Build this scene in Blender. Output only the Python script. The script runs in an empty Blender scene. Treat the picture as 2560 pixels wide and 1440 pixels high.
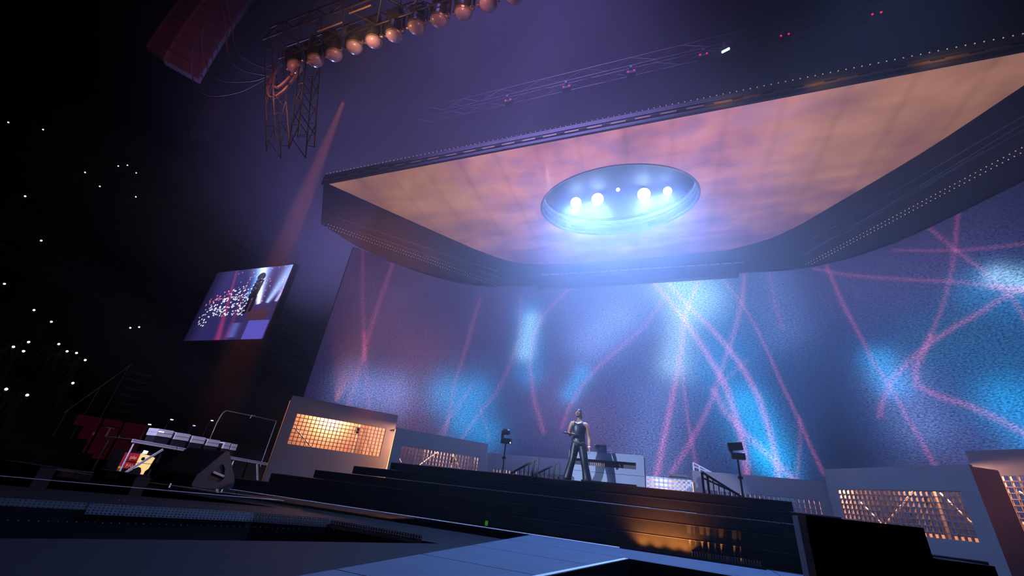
import bpy, bmesh, math, random
import numpy as np
from mathutils import Vector, Matrix

random.seed(7)
R = math.radians
SC = bpy.context.scene
COL = SC.collection

# ------------------------------------------------------------------ camera
cd = bpy.data.cameras.new('camera')
cam = bpy.data.objects.new('camera', cd)
COL.objects.link(cam)
cd.sensor_width = 36.0
cd.lens = 995.0 / 2560.0 * 36.0          # a 14 mm wide angle, tilted up and rolled by 6.5 degrees
cd.clip_end = 400
CR = ((0.941153, 0.062653, -0.332124), (0.322309, -0.462145, 0.826159), (0.101728, 0.884588, 0.455143))
rot = Matrix(((CR[0][0], CR[0][1], -CR[0][2]), (CR[1][0], CR[1][1], -CR[1][2]), (CR[2][0], CR[2][1], -CR[2][2])))
cam.matrix_world = Matrix.Translation((0, 0, 0.81)) @ rot.to_4x4()
SC.camera = cam

# ------------------------------------------------------------------ world, colour management
w = bpy.data.worlds.new('world'); SC.world = w; w.use_nodes = True
w.node_tree.nodes['Background'].inputs[0].default_value = (0.5, 0.32, 0.42, 1)
w.node_tree.nodes['Background'].inputs[1].default_value = 0.0035
vs = SC.view_settings
SC.display_settings.display_device = 'sRGB'
vs.view_transform = 'Standard'; vs.look = 'None'; vs.exposure = 0.0; vs.gamma = 1.0; vs.use_curve_mapping = False
cy = SC.cycles
cy.use_denoising = True
cy.max_bounces = 4; cy.diffuse_bounces = 2; cy.glossy_bounces = 2; cy.transmission_bounces = 2; cy.volume_bounces = 1; cy.transparent_max_bounces = 4
cy.caustics_reflective = False; cy.caustics_refractive = False
cy.sample_clamp_indirect = 4.0
cy.use_adaptive_sampling = True; cy.adaptive_threshold = 0.03; cy.adaptive_min_samples = 16
cy.volume_step_rate = 4.0; cy.volume_max_steps = 128

# ------------------------------------------------------------------ lamps of the show and added fill lights
def lamp(name, kind, loc, target, power, color, size=0.1, angle=60, blend=0.5):
    l = bpy.data.lights.new(name, kind)
    l.energy = power; l.color = color
    if kind == 'SPOT':
        l.spot_size = R(angle); l.spot_blend = blend; l.shadow_soft_size = size
    elif kind == 'POINT':
        l.shadow_soft_size = size
    elif kind == 'AREA':
        l.size = size
    o = bpy.data.objects.new(name, l); COL.objects.link(o)
    o.location = loc
    if target is not None:
        o.rotation_euler = (Vector(target) - Vector(loc)).to_track_quat('-Z', 'Y').to_euler()
    return o

DRUM = (-1.05, 11.75)
DRUM_LAMPS = [(-2.58, 12.0), (-1.75, 11.97), (-0.08, 12.05), (0.73, 12.05)]
for i, (x, y) in enumerate(DRUM_LAMPS):
    lamp('recess_light', 'SPOT', (x, y, 10.80), (x * 0.7 - 0.4, 9.8, 0), 3300, (0.18, 0.385, 1.0), 0.12, 128, 1.0)
# follow spots: one in the hall to the left of the singer, one overhead
lamp('follow_spot', 'SPOT', (-19.5, -17.0, 9.0), (-2.2, 11.35, 2.3), 60000, (0.60, 0.70, 1.0), 0.08, 4.6, 0.35)
lamp('top_spot', 'SPOT', (-2.9, 8.8, 10.2), (-2.17, 11.3, 2.5), 3500, (0.75, 0.80, 1.0), 0.05, 11, 0.5)
# cool front wash on the deck
lamp('deck_wash', 'SPOT', (5.0, 4.5, 12.0), (1.6, 8.4, 0), 1000, (0.16, 0.38, 1.0), 0.15, 52, 1.0)
# added cool fill, no lamp seen there, on the platform with the cases
lamp('added_side_fill', 'SPOT', (-13.5, -2.5, 7.5), (-20.0, 13.6, 1.3), 17000, (0.60, 0.58, 1.0), 0.1, 22, 0.8)
# amber shaft from the roof down behind the wedge
lamp('amber_shaft', 'SPOT', (-17.25, 11.6, 23.6), (-16.6, 11.6, 1.7), 120000, (1.0, 0.22, 0.04), 0.05, 5.5, 0.8)
lamp('amber_up', 'SPOT', (-12.0, 12.8, 3.25), (-12.05, 12.95, 6.0), 2600, (1.0, 0.26, 0.10), 0.1, 60, 1.0)
lamp('added_red_fill', 'SPOT', (-10.2, 12.6, 4.2), (-10.75, 13.6, 2.85), 55, (1.0, 0.20, 0.10), 0.1, 70, 1.0)  # added red spot, unseen, to tint the left board's face
lamp('added_red_fill', 'SPOT', (8.2, 10.4, 3.6), (7.2, 13.4, 2.2), 90, (1.0, 0.16, 0.14), 0.1, 60, 1.0)  # added red spot, unseen, to redden the boards at the right
# amber work light on the lamps of the truss, dim red glow on the loudspeaker columns
lamp('truss_amber', 'POINT', (-5.6, 3.45, 9.2), None, 48, (1.0, 0.52, 0.26), 0.1)
lamp('truss_amber', 'POINT', (-3.1, 3.2, 9.2), None, 32, (1.0, 0.42, 0.38), 0.1)
lamp('truss_rose', 'POINT', (-8.1, 3.5, 8.9), None, 14, (1.0, 0.36, 0.24), 0.1)
lamp('column_red', 'SPOT', (-10.5, 0.5, 8.0), (-17.8, 5.0, 17.5), 800, (1.0, 0.14, 0.16), 0.2, 34, 0.8)
# added violet floods, unseen, down the hall and behind the left wing, for the haze
lamp('haze_fill_hall', 'SPOT', (-4.0, -8.0, 19.0), (-3.0, 9.0, 13.2), 60000, (0.36, 0.27, 1.0), 0.5, 42, 1.0)
lamp('haze_fill_wing', 'SPOT', (-31.0, 27.0, 12.5), (-13.0, 9.0, 14.0), 42000, (0.34, 0.30, 1.0), 0.5, 36, 1.0)
# added unseen gold spots grazing the canopy's front rail
for x in (2.0, 4.2, 6.4): lamp('rail_gold_fill', 'SPOT', (x, 7.9, 10.28), (x + 0.2, 8.32, 10.62), 16, (1.0, 0.55, 0.20), 0.05, 140, 1.0)

# ------------------------------------------------------------------ materials
MATS = {}
def mat(name, color, rough=0.6, metal=0.0, noise=0.12, scale=6.0, emit=None, strength=0.0, spec=0.5, bump=0.0):
    if name in MATS: return MATS[name]
    m = bpy.data.materials.new(name); m.use_nodes = True
    nt = m.node_tree; b = nt.nodes['Principled BSDF']
    b.inputs['Roughness'].default_value = rough; b.inputs['Metallic'].default_value = metal
    b.inputs['Specular IOR Level'].default_value = spec
    c = tuple(color) + (1,)
    if noise > 0:
        tc = nt.nodes.new('ShaderNodeTexCoord'); n = nt.nodes.new('ShaderNodeTexNoise')
        n.inputs['Scale'].default_value = scale; n.inputs['Detail'].default_value = 4
        nt.links.new(tc.outputs['Object'], n.inputs['Vector'])
        mx = nt.nodes.new('ShaderNodeMix'); mx.data_type = 'RGBA'
        mx.inputs[6].default_value = tuple(v * (1 - noise) for v in color) + (1,)
        mx.inputs[7].default_value = tuple(min(1, v * (1 + noise)) for v in color) + (1,)
        nt.links.new(n.outputs['Fac'], mx.inputs[0]); nt.links.new(mx.outputs[2], b.inputs['Base Color'])
        if bump > 0:
            bp = nt.nodes.new('ShaderNodeBump'); bp.inputs['Strength'].default_value = bump
            nt.links.new(n.outputs['Fac'], bp.inputs['Height']); nt.links.new(bp.outputs[0], b.inputs['Normal'])
    else:
        b.inputs['Base Color'].default_value = c
    if emit:
        b.inputs['Emission Color'].default_value = tuple(emit) + (1,); b.inputs['Emission Strength'].default_value = strength
    MATS[name] = m
    return m

def glow(name, color, strength):
    if name in MATS: return MATS[name]
    m = bpy.data.materials.new(name); m.use_nodes = True
    nt = m.node_tree; nt.nodes.remove(nt.nodes['Principled BSDF'])
    e = nt.nodes.new('ShaderNodeEmission'); e.inputs[0].default_value = tuple(color) + (1,); e.inputs[1].default_value = strength
    nt.links.new(e.outputs[0], nt.nodes['Material Output'].inputs[0])
    MATS[name] = m
    return m

BLACK = mat('black_paint', (0.010, 0.010, 0.013), 0.75, spec=0.25)
DARK = mat('dark_cloth', (0.020, 0.018, 0.026), 0.9, spec=0.1)
STEEL = mat('dark_steel', (0.10, 0.10, 0.11), 0.45, 0.8)
ALU = mat('aluminium', (0.62, 0.62, 0.68), 0.42, 0.35)
DECK = mat('stage_deck_paint', (0.09, 0.115, 0.16), 0.62, noise=0.18, scale=1.6, spec=0.2)
CONCRETE = mat('grey_board', (0.17, 0.15, 0.155), 0.85, noise=0.10, scale=1.3, spec=0.2)
WHITE = mat('white_paint', (0.72, 0.72, 0.74), 0.55)
LEATHER = mat('black_leather', (0.010, 0.012, 0.020), 0.38, noise=0.4, scale=9.0, spec=0.5, bump=0.35)
SKIN = mat('brown_skin', (0.34, 0.19, 0.135), 0.42, noise=0.08, scale=20)

# ------------------------------------------------------------------ mesh helpers
class MB:
    """collects simple solids and links them as ONE mesh object"""
    def __init__(s): s.v = []; s.f = []; s.mi = []
    def add(s, vs, fs, mi=0):
        n = len(s.v); s.v += [tuple(v) for v in vs]; s.f += [tuple(i + n for i in f) for f in fs]; s.mi += [mi] * len(fs); return s
    def box(s, x0, x1, y0, y1, z0, z1, mi=0):
        v = [(x, y, z) for z in (z0, z1) for y in (y0, y1) for x in (x0, x1)]
        return s.add(v, [(0, 2, 3, 1), (4, 5, 7, 6), (0, 1, 5, 4), (2, 6, 7, 3), (0, 4, 6, 2), (1, 3, 7, 5)], mi)
    def obox(s, c, ax, ay, az, mi=0):
        c, ax, ay, az = map(Vector, (c, ax, ay, az))
        v = [c + i * ax + j * ay + k * az for k in (-1, 1) for j in (-1, 1) for i in (-1, 1)]
        return s.add(v, [(0, 2, 3, 1), (4, 5, 7, 6), (0, 1, 5, 4), (2, 6, 7, 3), (0, 4, 6, 2), (1, 3, 7, 5)], mi)
    def bar(s, p, q, w, h=None, up=(0, 0, 1)):
        p, q = Vector(p), Vector(q); d = (q - p); L = d.length; d = d / L
        u = Vector(up)
        if abs(u.dot(d)) > 0.98: u = Vector((1, 0, 0))
        sx = d.cross(u).normalized(); sz = sx.cross(d)
        return s.obox((p + q) / 2, d * L / 2, sx * w / 2, sz * (h or w) / 2)
    def tube(s, pts, r, n=8):
        pts = [Vector(p) for p in pts]; rs = r if isinstance(r, (list, tuple)) else [r] * len(pts)
        vs = []; fs = []
        for i, p in enumerate(pts):
            d = (pts[min(i + 1, len(pts) - 1)] - pts[max(i - 1, 0)]).normalized()
            u = Vector((0, 0, 1)) if abs(d.z) < 0.95 else Vector((1, 0, 0))
            a = d.cross(u).normalized(); b = a.cross(d)
            vs += [p + (a * math.cos(t) + b * math.sin(t)) * rs[i] for t in (2 * math.pi * k / n for k in range(n))]
        for i in range(len(pts) - 1):
            for k in range(n):
                fs.append((i * n + k, i * n + (k + 1) % n, (i + 1) * n + (k + 1) % n, (i + 1) * n + k))
        fs.append(tuple(range(n))[::-1]); fs.append(tuple((len(pts) - 1) * n + k for k in range(n)))
        return s.add(vs, fs)
    def ball(s, c, r, n=10, m=6, sq=(1, 1, 1)):
        vs = [(c[0], c[1], c[2] - r * sq[2])]
        for j in range(1, m):
            t = math.pi * j / m
            for k in range(n):
                a = 2 * math.pi * k / n
                vs.append((c[0] + r * sq[0] * math.sin(t) * math.cos(a), c[1] + r * sq[1] * math.sin(t) * math.sin(a), c[2] - r * sq[2] * math.cos(t)))
        vs.append((c[0], c[1], c[2] + r * sq[2])); last = len(vs) - 1; fs = []
        for k in range(n):
            fs.append((0, 1 + (k + 1) % n, 1 + k)); fs.append((last, last - n + k, last - n + (k + 1) % n))
        for j in range(m - 2):
            for k in range(n):
                a = 1 + j * n; fs.append((a + k, a + (k + 1) % n, a + n + (k + 1) % n, a + n + k))
        return s.add(vs, fs)
    def lathe(s, c, prof, n=16, axis='z'):
        vs = []; fs = []
        for r, h in prof:
            for k in range(n):
                a = 2 * math.pi * k / n; x, y = r * math.cos(a), r * math.sin(a)
                p = (x, y, h) if axis == 'z' else ((x, h, y) if axis == 'y' else (h, x, y))
                vs.append((c[0] + p[0], c[1] + p[1], c[2] + p[2]))
        for i in range(len(prof) - 1):
            for k in range(n): fs.append((i * n + k, i * n + (k + 1) % n, (i + 1) * n + (k + 1) % n, (i + 1) * n + k))
        fs.append(tuple(range(n))[::-1]); fs.append(tuple((len(prof) - 1) * n + k for k in range(n)))
        return s.add(vs, fs)
    def prism(s, poly, z0, z1, mi=0, miside=None):
        n = len(poly); v = [(x, y, z0) for x, y in poly] + [(x, y, z1) for x, y in poly]
        s.add(v, [tuple(range(n))[::-1], tuple(range(n, 2 * n))], mi)
        k = len(s.v) - 2 * n
        for i in range(n):
            s.f.append((k + i, k + (i + 1) % n, k + n + (i + 1) % n, k + n + i)); s.mi.append(mi if miside is None else miside)
        return s
    def build(s, name, m, parent=None, smooth=False, off=None):
        o0 = Vector(off) if off is not None else (parent_world(parent) if parent else Vector((0, 0, 0)))
        me = bpy.data.meshes.new(name)
        me.from_pydata([tuple(Vector(v) - o0) for v in s.v], [], s.f)
        for mm in (m if isinstance(m, (list, tuple)) else [m]): me.materials.append(mm)
        if any(s.mi): me.polygons.foreach_set('material_index', s.mi)
        bm = bmesh.new(); bm.from_mesh(me); bmesh.ops.recalc_face_normals(bm, faces=bm.faces); bm.to_mesh(me); bm.free()
        if smooth: me.polygons.foreach_set('use_smooth', [True] * len(me.polygons))
        o = bpy.data.objects.new(name, me); COL.objects.link(o)
        if parent: o.parent = parent
        return o

def parent_world(o):
    v = Vector((0, 0, 0))
    while o: v += o.location; o = o.parent
    return v

def tag(o, label=None, cat=None, group=None, kind=None):
    if label: o['label'] = label
    if cat: o['category'] = cat
    if group: o['group'] = group
    if kind: o['kind'] = kind
    return o

def thing(name, label, cat, loc=(0, 0, 0), group=None):
    o = bpy.data.objects.new(name, None); COL.objects.link(o); o.location = loc; o.empty_display_size = 0.2
    return tag(o, label, cat, group)

def copy_tree(o, parent=None):
    c = o.copy(); COL.objects.link(c)
    if parent: c.parent = parent
    for ch in list(o.children): copy_tree(ch, c)
    return c

def twin(o, dx=0, dy=0, dz=0, parent=None):
    """a copy of one part (shared mesh), moved"""
    c = o.copy(); COL.objects.link(c); c.location = o.location + Vector((dx, dy, dz))
    if parent: c.parent = parent
    return c

def mesh_object(name, me, m, parent=None, smooth=True):
    me.materials.clear(); me.materials.append(m)
    if smooth: me.polygons.foreach_set('use_smooth', [True] * len(me.polygons))
    o = bpy.data.objects.new(name, me); COL.objects.link(o)
    if parent: o.parent = parent
    return o

def lettering(name, text, size, m, parent, loc, rot, depth=0.004):
    cu = bpy.data.curves.new(name, 'FONT'); cu.body = text; cu.size = size; cu.extrude = depth; cu.align_x = 'CENTER'
    t = bpy.data.objects.new(name, cu); COL.objects.link(t)
    dg = bpy.context.evaluated_depsgraph_get()
    me = bpy.data.meshes.new_from_object(t.evaluated_get(dg)); bpy.data.objects.remove(t)
    o = mesh_object(name, me, m, parent, False)
    o.location = Vector(loc) - parent_world(parent); o.rotation_euler = rot
    return o

def spline(P, n=12):
    P = [np.array(p, float) for p in P]; P = [2 * P[0] - P[1]] + P + [2 * P[-1] - P[-2]]; out = []
    for i in range(1, len(P) - 2):
        p0, p1, p2, p3 = P[i - 1:i + 3]
        for k in range(n):
            t = k / n; out.append(0.5 * (2 * p1 + (p2 - p0) * t + (2 * p0 - 5 * p1 + 4 * p2 - p3) * t * t + (3 * p1 - p0 - 3 * p2 + p3) * t ** 3))
    out.append(P[-2]); return out

# ================================================================== the hall
tag(MB().box(-75, 45, -45, 60, -1.4, -1.2).build('floor', mat('hall_floor', (0.03, 0.03, 0.035), 0.7)), kind='structure')
tag(MB().box(-75, 45, 52, 52.5, -1.2, 38).build('wall_back', DARK), kind='structure')
tag(MB().box(-75.5, -75, -45, 52, -1.2, 38).build('wall_left', DARK), kind='structure')
tag(MB().box(-75, 45, -45, 52.5, 38, 38.4).build('ceiling', DARK), kind='structure')

# ================================================================== the stage deck, cut into deck panels
DECK_EDGE = [(16, 8.45), (16, 20.5), (-13.75, 20.5), (-13.75, 10.6), (-15.0, 9.95), (-20.4, 8.35), (-23.1, 7.58), (-23.1, 7.02),
             (-20.4, 7.65), (-12.7, 9.0), (-9.75, 9.38), (-13.61, 5.45), (-17.5, 1.4), (-12.6, -0.6), (-11.0, 1.9), (-9.11, 4.9), (-7.79, 7.02),
             (-6.71, 7.98), (-4.05, 7.88), (-5.57, 5.12), (-6.26, 3.77), (-6.69, 2.88), (-8.1, 0.2), (-9.2, -2.0), (-3.4, -3.4),
             (-2.9, -1.6), (-1.35, 5.48), (-0.68, 8.56), (0.9, 8.45)]
stage = thing('stage_deck', 'grey stage floor with a runway and dark notches in front of the black riser', 'stage', (-2, 9, 0))
def deck_cut(poly, x0, x1, y0, y1):
    bm = bmesh.new()
    bm.faces.new([bm.verts.new((x, y, 0)) for x, y in poly])
    for co, no in (((x0, 0, 0), (-1, 0, 0)), ((x1, 0, 0), (1, 0, 0)), ((0, y0, 0), (0, -1, 0)), ((0, y1, 0), (0, 1, 0))):
        bmesh.ops.bisect_plane(bm, geom=bm.verts[:] + bm.edges[:] + bm.faces[:], plane_co=co, plane_no=no, clear_outer=True)
    bmesh.ops.dissolve_limit(bm, angle_limit=0.001, verts=bm.verts[:], edges=bm.edges[:])
    polys = [[(v.co.x, v.co.y) for v in f.verts] for f in bm.faces if f.calc_area() > 0.004]
    bm.free(); return polys
HAZE_DENSITY = 0.024; HAZE_C = (-2.0, 13.0, 10.5); HAZE_R = (24.0, 14.5, 14.0)
G = 0.009
ys = [-3.5, -1.0, 0.6, 2.2, 3.8, 5.4, 7.0, 8.6, 10.45, 12.9, 15.4, 17.9, 20.5]
xs = [-27, -22.2, -17.4, -12.6, -7.8, -3.0, 1.8, 6.6, 11.4, 16]
for j in range(len(ys) - 1):
    for i in range(len(xs) - 1):
        for poly in deck_cut(DECK_EDGE, xs[i] + G, xs[i + 1] - G, ys[j] + G, ys[j + 1] - G):
            MB().prism(poly, -0.16, 0.0, 0, 1).build('deck_panel', [DECK, BLACK], stage)
# the substructure below the panels: black, standing on the hall floor
sub = MB().prism([(x * 0.999, y) for x, y in DECK_EDGE], -1.19, -0.165); sub.build('deck_skirt', BLACK, stage)
# pale tape and aluminium nosing along the open edges, plus a lit band by the riser
def edge_strip(pts, wdt, z=0.003, m=ALU, name='nosing_and_lit_band'):
    mb = MB()
    for a, b in zip(pts, pts[1:]):
        mb.bar((a[0], a[1], z), (b[0], b[1], z), wdt, 0.012)
    return mb.build(name, m, stage)
TAPE_AND_BAND = mat('tape_and_lit_band', (0.85, 0.86, 0.90), 0.5)
edge_strip([(-17.4, 1.5), (-13.61, 5.45), (-9.8, 9.33)], 0.05, m=TAPE_AND_BAND)
edge_strip([(-9.6, 9.40), (-12.7, 9.03), (-20.4, 7.70)], 0.045, m=TAPE_AND_BAND)
edge_strip([(-15.0, 9.92), (-20.4, 8.32), (-23.0, 7.58)], 0.05, m=TAPE_AND_BAND)
edge_strip([(-2.85, -1.4), (-1.39, 5.46), (-0.72, 8.50)], 0.07, m=TAPE_AND_BAND)
edge_strip([(-13.5, 10.46), (-0.9, 10.40)], 0.20, m=TAPE_AND_BAND)  # bright light on the floor by the riser, put in as a pale strip
# studded lips of the dark notch
for a, b in (((-9.05, 5.06), (-7.74, 7.08)), ((-7.74, 7.08), (-6.68, 8.02)), ((-6.68, 8.02), (-4.3, 7.92)), ((-4.12, 7.62), (-5.55, 5.03)), ((-5.6, 5.03), (-6.72, 2.75))):
    mb = MB(); L = math.dist(a, b); n = int(L / 0.075)
    for k in range(n):
        t = (k + 0.5) / n; mb.ball((a[0] + (b[0] - a[0]) * t, a[1] + (b[1] - a[1]) * t, 0.004), 0.005, 5, 4)
    tag(mb.build('stud_row', ALU, stage), kind='stuff')
# perforated steel facing on the upright side of the dark notch
def perforated(p, q, z0, z1, nx, nz, name):
    p, q = Vector((p[0], p[1], 0)), Vector((q[0], q[1], 0)); d = q - p; mb = MB()
    vs = []; fs = []
    for j in range(nz):
        for i in range(nx):
            odd = 0.25 if j % 2 else 0.0
            for u, v in ((0, 0), (1, 0), (1, 1), (0, 1), (.3, .28), (.7, .28), (.7, .72), (.3, .72)):
                t = (i + u) / nx; k = len(vs)
                vs.append(p + d * t + Vector((0, 0, z0 + (z1 - z0) * (j + v) / nz)))
            b = (j * nx + i) * 8
            fs += [(b, b + 1, b + 5, b + 4), (b + 1, b + 2, b + 6, b + 5), (b + 2, b + 3, b + 7, b + 6), (b + 3, b, b + 4, b + 7)]
    mb.add(vs, fs)
    o = mb.build(name, mat('perforated_steel', (0.34, 0.36, 0.40), 0.5, 0.5), stage)
    o['kind'] = 'stuff'
    return o
perforated((-11.0, 1.96), (-9.12, 4.87), -0.22, -0.06, 60, 4, 'perforated_plate')
perforated((-9.06, 4.88), (-7.76, 6.99), -0.22, -0.06, 44, 4, 'perforated_plate')
perforated((-7.74, 6.97), (-6.70, 7.93), -0.22, -0.06, 26, 4, 'perforated_plate')
perforated((-6.68, 7.95), (-4.4, 7.86), -0.22, -0.08, 36, 4, 'perforated_plate')
# a cable ramp step with a strip of grey tape in the black gap by the side platform
for nm, x, y, zt, lab in (('cable_ramp', -14.4, 8.05, 0.20, 'low black cable ramp with a grey tape patch, left of the big wedge'),
                          ('equipment_case', -15.1, 6.35, 0.22, 'dark low case with a grey lid at the far left stage edge')):
    t = thing(nm, lab, 'case' if 'case' in nm else 'cable ramp', (x, y, -1.2))
    MB().box(x - 0.75, x + 1.1, y - 0.16, y + 0.16, -1.2, zt).build('body', BLACK, t)
    MB().box(x - 0.18, x + 0.34, y - 0.18, y - 0.16, zt - 0.15, zt - 0.02).build('tape_patch', mat('grey_tape', (0.30, 0.29, 0.30), 0.7), t)
    MB().box(x - 0.77, x + 1.12, y - 0.17, y + 0.17, zt, zt + 0.015).build('lid', DARK, t)

# ================================================================== the riser: five platforms, one on the other
riser = thing('stage_riser', 'long black stepped riser in tiers carrying the singer and the booth', 'riser', (-3, 12, 0))
zs = [0.0, 0.32, 0.59, 0.82, 1.04, 1.23]
xl = [-13.7, -11.65, -9.97, -8.6, -7.35]; xr = [6.2, 5.2, 4.3, 3.2, 2.41]
RISER = mat('riser_black', (0.008, 0.008, 0.011), 0.7, noise=0.3, scale=2.0, spec=0.15)
for i in range(5):
    mb = MB().prism([(xl[i], 10.6), (xr[i], 10.6), (xr[i], 11.15), (2.41, 11.15), (2.41, 13.3), (-7.35, 13.3), (-7.35, 11.15), (xl[i], 11.15)] if i < 4 else [(xl[i], 10.6), (xr[i], 10.6), (xr[i], 13.3), (xl[i], 13.3)], zs[i] + (0.012 if i else 0.0), zs[i + 1])
    mb.build('tier', RISER, riser)
    MB().box(xl[i] + 0.01, xr[i] - 0.01, 10.592, 10.6, zs[i + 1] - 0.016, zs[i + 1] - 0.006).build('nosing', mat('nosing_metal', (0.05, 0.05, 0.06), 0.5, 0.3), riser)
# green glow marker at the riser's foot
tag(MB().box(-4.25, -4.18, 10.575, 10.592, 0.03, 0.135).build('glow_marker', glow('green_glow', (0.10, 0.62, 0.03), 0.22)),
    'small green glowing marker on the foot of the riser', 'marker')

# amber uplight in a grille at the riser's foot
ug = thing('uplight_grille', 'amber floor uplight behind a comb of fins at the foot of the riser', 'light', (0.3, 10.4, 0))
MB().box(-1.0, 1.7, 10.27, 10.29, 0.0, 0.05).build('front_lip', BLACK, ug)
MB().box(-0.95, 0.55, 10.35, 10.37, 0.012, 0.03).build('lamp_strip', glow('amber_strip', (1.0, 0.36, 0.04), 4.0), ug)
fin = MB().box(0.42, 0.43, 10.29, 10.60, 0.02, 0.12).build('fin', STEEL, ug)
for k in range(1, 26): twin(fin, dx=0.048 * k)
for k in range(9): lamp('uplight', 'SPOT', (0.40 + 0.115 * k, 10.574, 0.03), (0.42 + 0.130 * k, 10.602, 1.0), 900 - 85 * k, (1.0, 0.34, 0.05), 0.004, 14, 0.9)
for x in (-0.55, -0.25, 0.05, 0.3): lamp('uplight', 'SPOT', (x, 10.40, 0.03), (x + 0.05, 10.62, 0.8), 110, (1.0, 0.32, 0.05), 0.03, 125, 1.0)

# ================================================================== the curved LED wall
WCP = [(-13.9, 11.3), (-13.33, 12.39), (-12.5, 13.75), (-11.4, 15.15), (-9.9, 16.5), (-8.0, 17.35), (-5.9, 17.55), (-3.5, 17.58), (-1.17, 17.58), (1.2, 17.58),
       (3.6, 17.58), (5.9, 17.55), (7.45, 16.96), (8.69, 15.9), (9.7, 14.44), (10.51, 13.08), (11.4, 11.5), (12.2, 10.0), (13.0, 8.5)]
def wall_plan(n=24):
    P = np.array(WCP); out = []
    for i in range(1, len(P) - 2):
        p0, p1, p2, p3 = P[i - 1], P[i], P[i + 1], P[i + 2]
        for t in np.arange(n) / n:
            out.append(.5 * ((2 * p1) + (-p0 + p2) * t + (2 * p0 - 5 * p1 + 4 * p2 - p3) * t * t + (-p0 + 3 * p1 - 3 * p2 + p3) * t ** 3))
    out.append(P[-2]); return np.array(out)
WPL = wall_plan(); WS = np.r_[0, np.cumsum(np.linalg.norm(np.diff(WPL, axis=0), axis=1))]
# what the wall shows: light beams and soft glows, in metres along the wall and up it
BEAMS=[
 (0.13,0.16,[(0.29, 11.0), (1.31, 7.41), (1.77, 6.08), (2.07, 5.12), (2.72, 3.35)]),
 (0.15,0.22,[(2.05, 11.14), (1.91, 8.56), (1.83, 6.68), (1.84, 5.61), (1.81, 3.36)]),
 (0.13,0.3,[(1.57, 6.6), (1.94, 5.38)]),
 (0.13,0.22,[(6.83, 9.8), (6.49, 6.93), (6.24, 5.18), (6.23, 4.05), (6.18, 2.76)]),
 (0.13,0.18,[(7.06, 5.12), (6.36, 3.73), (5.97, 2.82)]),
 (0.13,0.2,[(9.0, 9.95), (9.16, 7.62), (8.72, 5.96), (8.26, 4.85), (7.71, 4.06), (6.93, 2.67)]),
 (0.09,0.14,[(7.51, 4.39), (8.24, 2.79)]),
 (0.15,0.22,[(11.68, 10.38), (10.79, 9.44), (10.22, 8.74), (9.84, 7.62), (9.81, 6.19), (10.15, 4.6), (10.67, 3.28)]),
 (0.13,0.22,[(15.9, 9.36), (15.09, 8.08), (13.91, 7.0), (13.02, 6.22), (12.24, 5.26), (11.74, 4.32), (11.47, 3.49)]),
 (0.17,0.5,[(15.51, 10.42), (16.34, 9.04), (16.74, 8.33), (17.29, 7.15), (17.8, 5.95), (18.01, 5.33), (18.19, 4.26), (18.3, 3.26), (18.27, 2.2)]),
 (0.15,0.45,[(16.13, 10.37), (16.92, 9.01), (17.64, 8.07), (18.32, 6.95), (18.75, 6.03), (19.07, 5.0), (19.21, 3.92), (19.28, 2.91), (19.23, 2.22)]),
 (0.16,0.4,[(17.61, 10.34), (16.99, 9.06), (16.7, 8.26), (16.5, 6.97), (16.12, 5.42), (15.64, 3.61), (15.2, 1.93)]),
 (0.1,0.2,[(16.47, 6.28), (16.46, 5.11), (16.5, 3.78), (16.62, 2.39)]),
 (0.09,0.24,[(18.37, 10.45), (19.03, 9.1), (19.39, 8.01), (19.66, 6.93), (19.91, 5.62), (20.22, 4.31), (20.45, 3.15), (20.62, 2.46)]),
 (0.14,0.26,[(19.4, 10.52), (19.1, 9.1), (18.68, 7.89), (18.33, 7.02), (17.85, 5.89), (17.52, 5.01), (16.89, 3.86), (16.31, 2.92), (15.7, 2.03)]),
 (0.11,0.16,[(18.87, 6.47), (17.93, 5.58)]),
 (0.17,0.34,[(17.54, 5.25), (17.84, 4.43), (18.36, 3.7), (19.01, 2.99), (19.65, 2.25)]),
 (0.1,0.13,[(20.32, 10.55), (20.29, 8.76), (20.36, 7.85)]),
 (0.09,0.14,[(20.27, 4.25), (20.11, 3.43), (19.8, 2.25)]),
 (0.09,0.24,[(22.33, 10.59), (22.5, 8.55), (22.73, 7.11), (22.86, 6.09), (23.08, 5.33), (23.21, 4.38), (23.37, 3.6), (23.49, 2.79)]),
 (0.09,0.2,[(21.9, 10.38), (23.16, 9.66), (25.45, 8.42), (25.94, 8.1), (26.49, 7.71), (27.05, 7.23)]),
 (0.08,0.2,[(25.48, 10.8), (25.96, 9.36), (26.28, 8.54), (26.46, 7.91), (26.65, 7.2), (26.68, 6.32)]),
 (0.07,0.18,[(24.46, 10.2), (25.95, 9.31), (26.7, 8.96), (27.55, 8.62)]),
 (0.09,0.18,[(26.54, 10.79), (25.95, 9.31), (25.47, 8.33), (24.94, 7.46), (24.5, 6.8)]),
 (0.13,0.3,[(24.5, 6.8), (23.82, 5.79), (23.74, 5.29), (24.16, 4.87), (24.75, 4.5), (25.22, 4.06), (25.72, 3.52)]),
 (0.12,0.26,[(27.14, 7.5), (26.5, 7.38), (25.89, 7.14), (25.16, 6.92), (24.49, 6.61), (23.77, 6.13), (23.12, 5.52), (22.67, 4.71), (22.56, 4.39)]),
 (0.12,0.3,[(26.37, 7.79), (27.08, 7.33)]),
]
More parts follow.
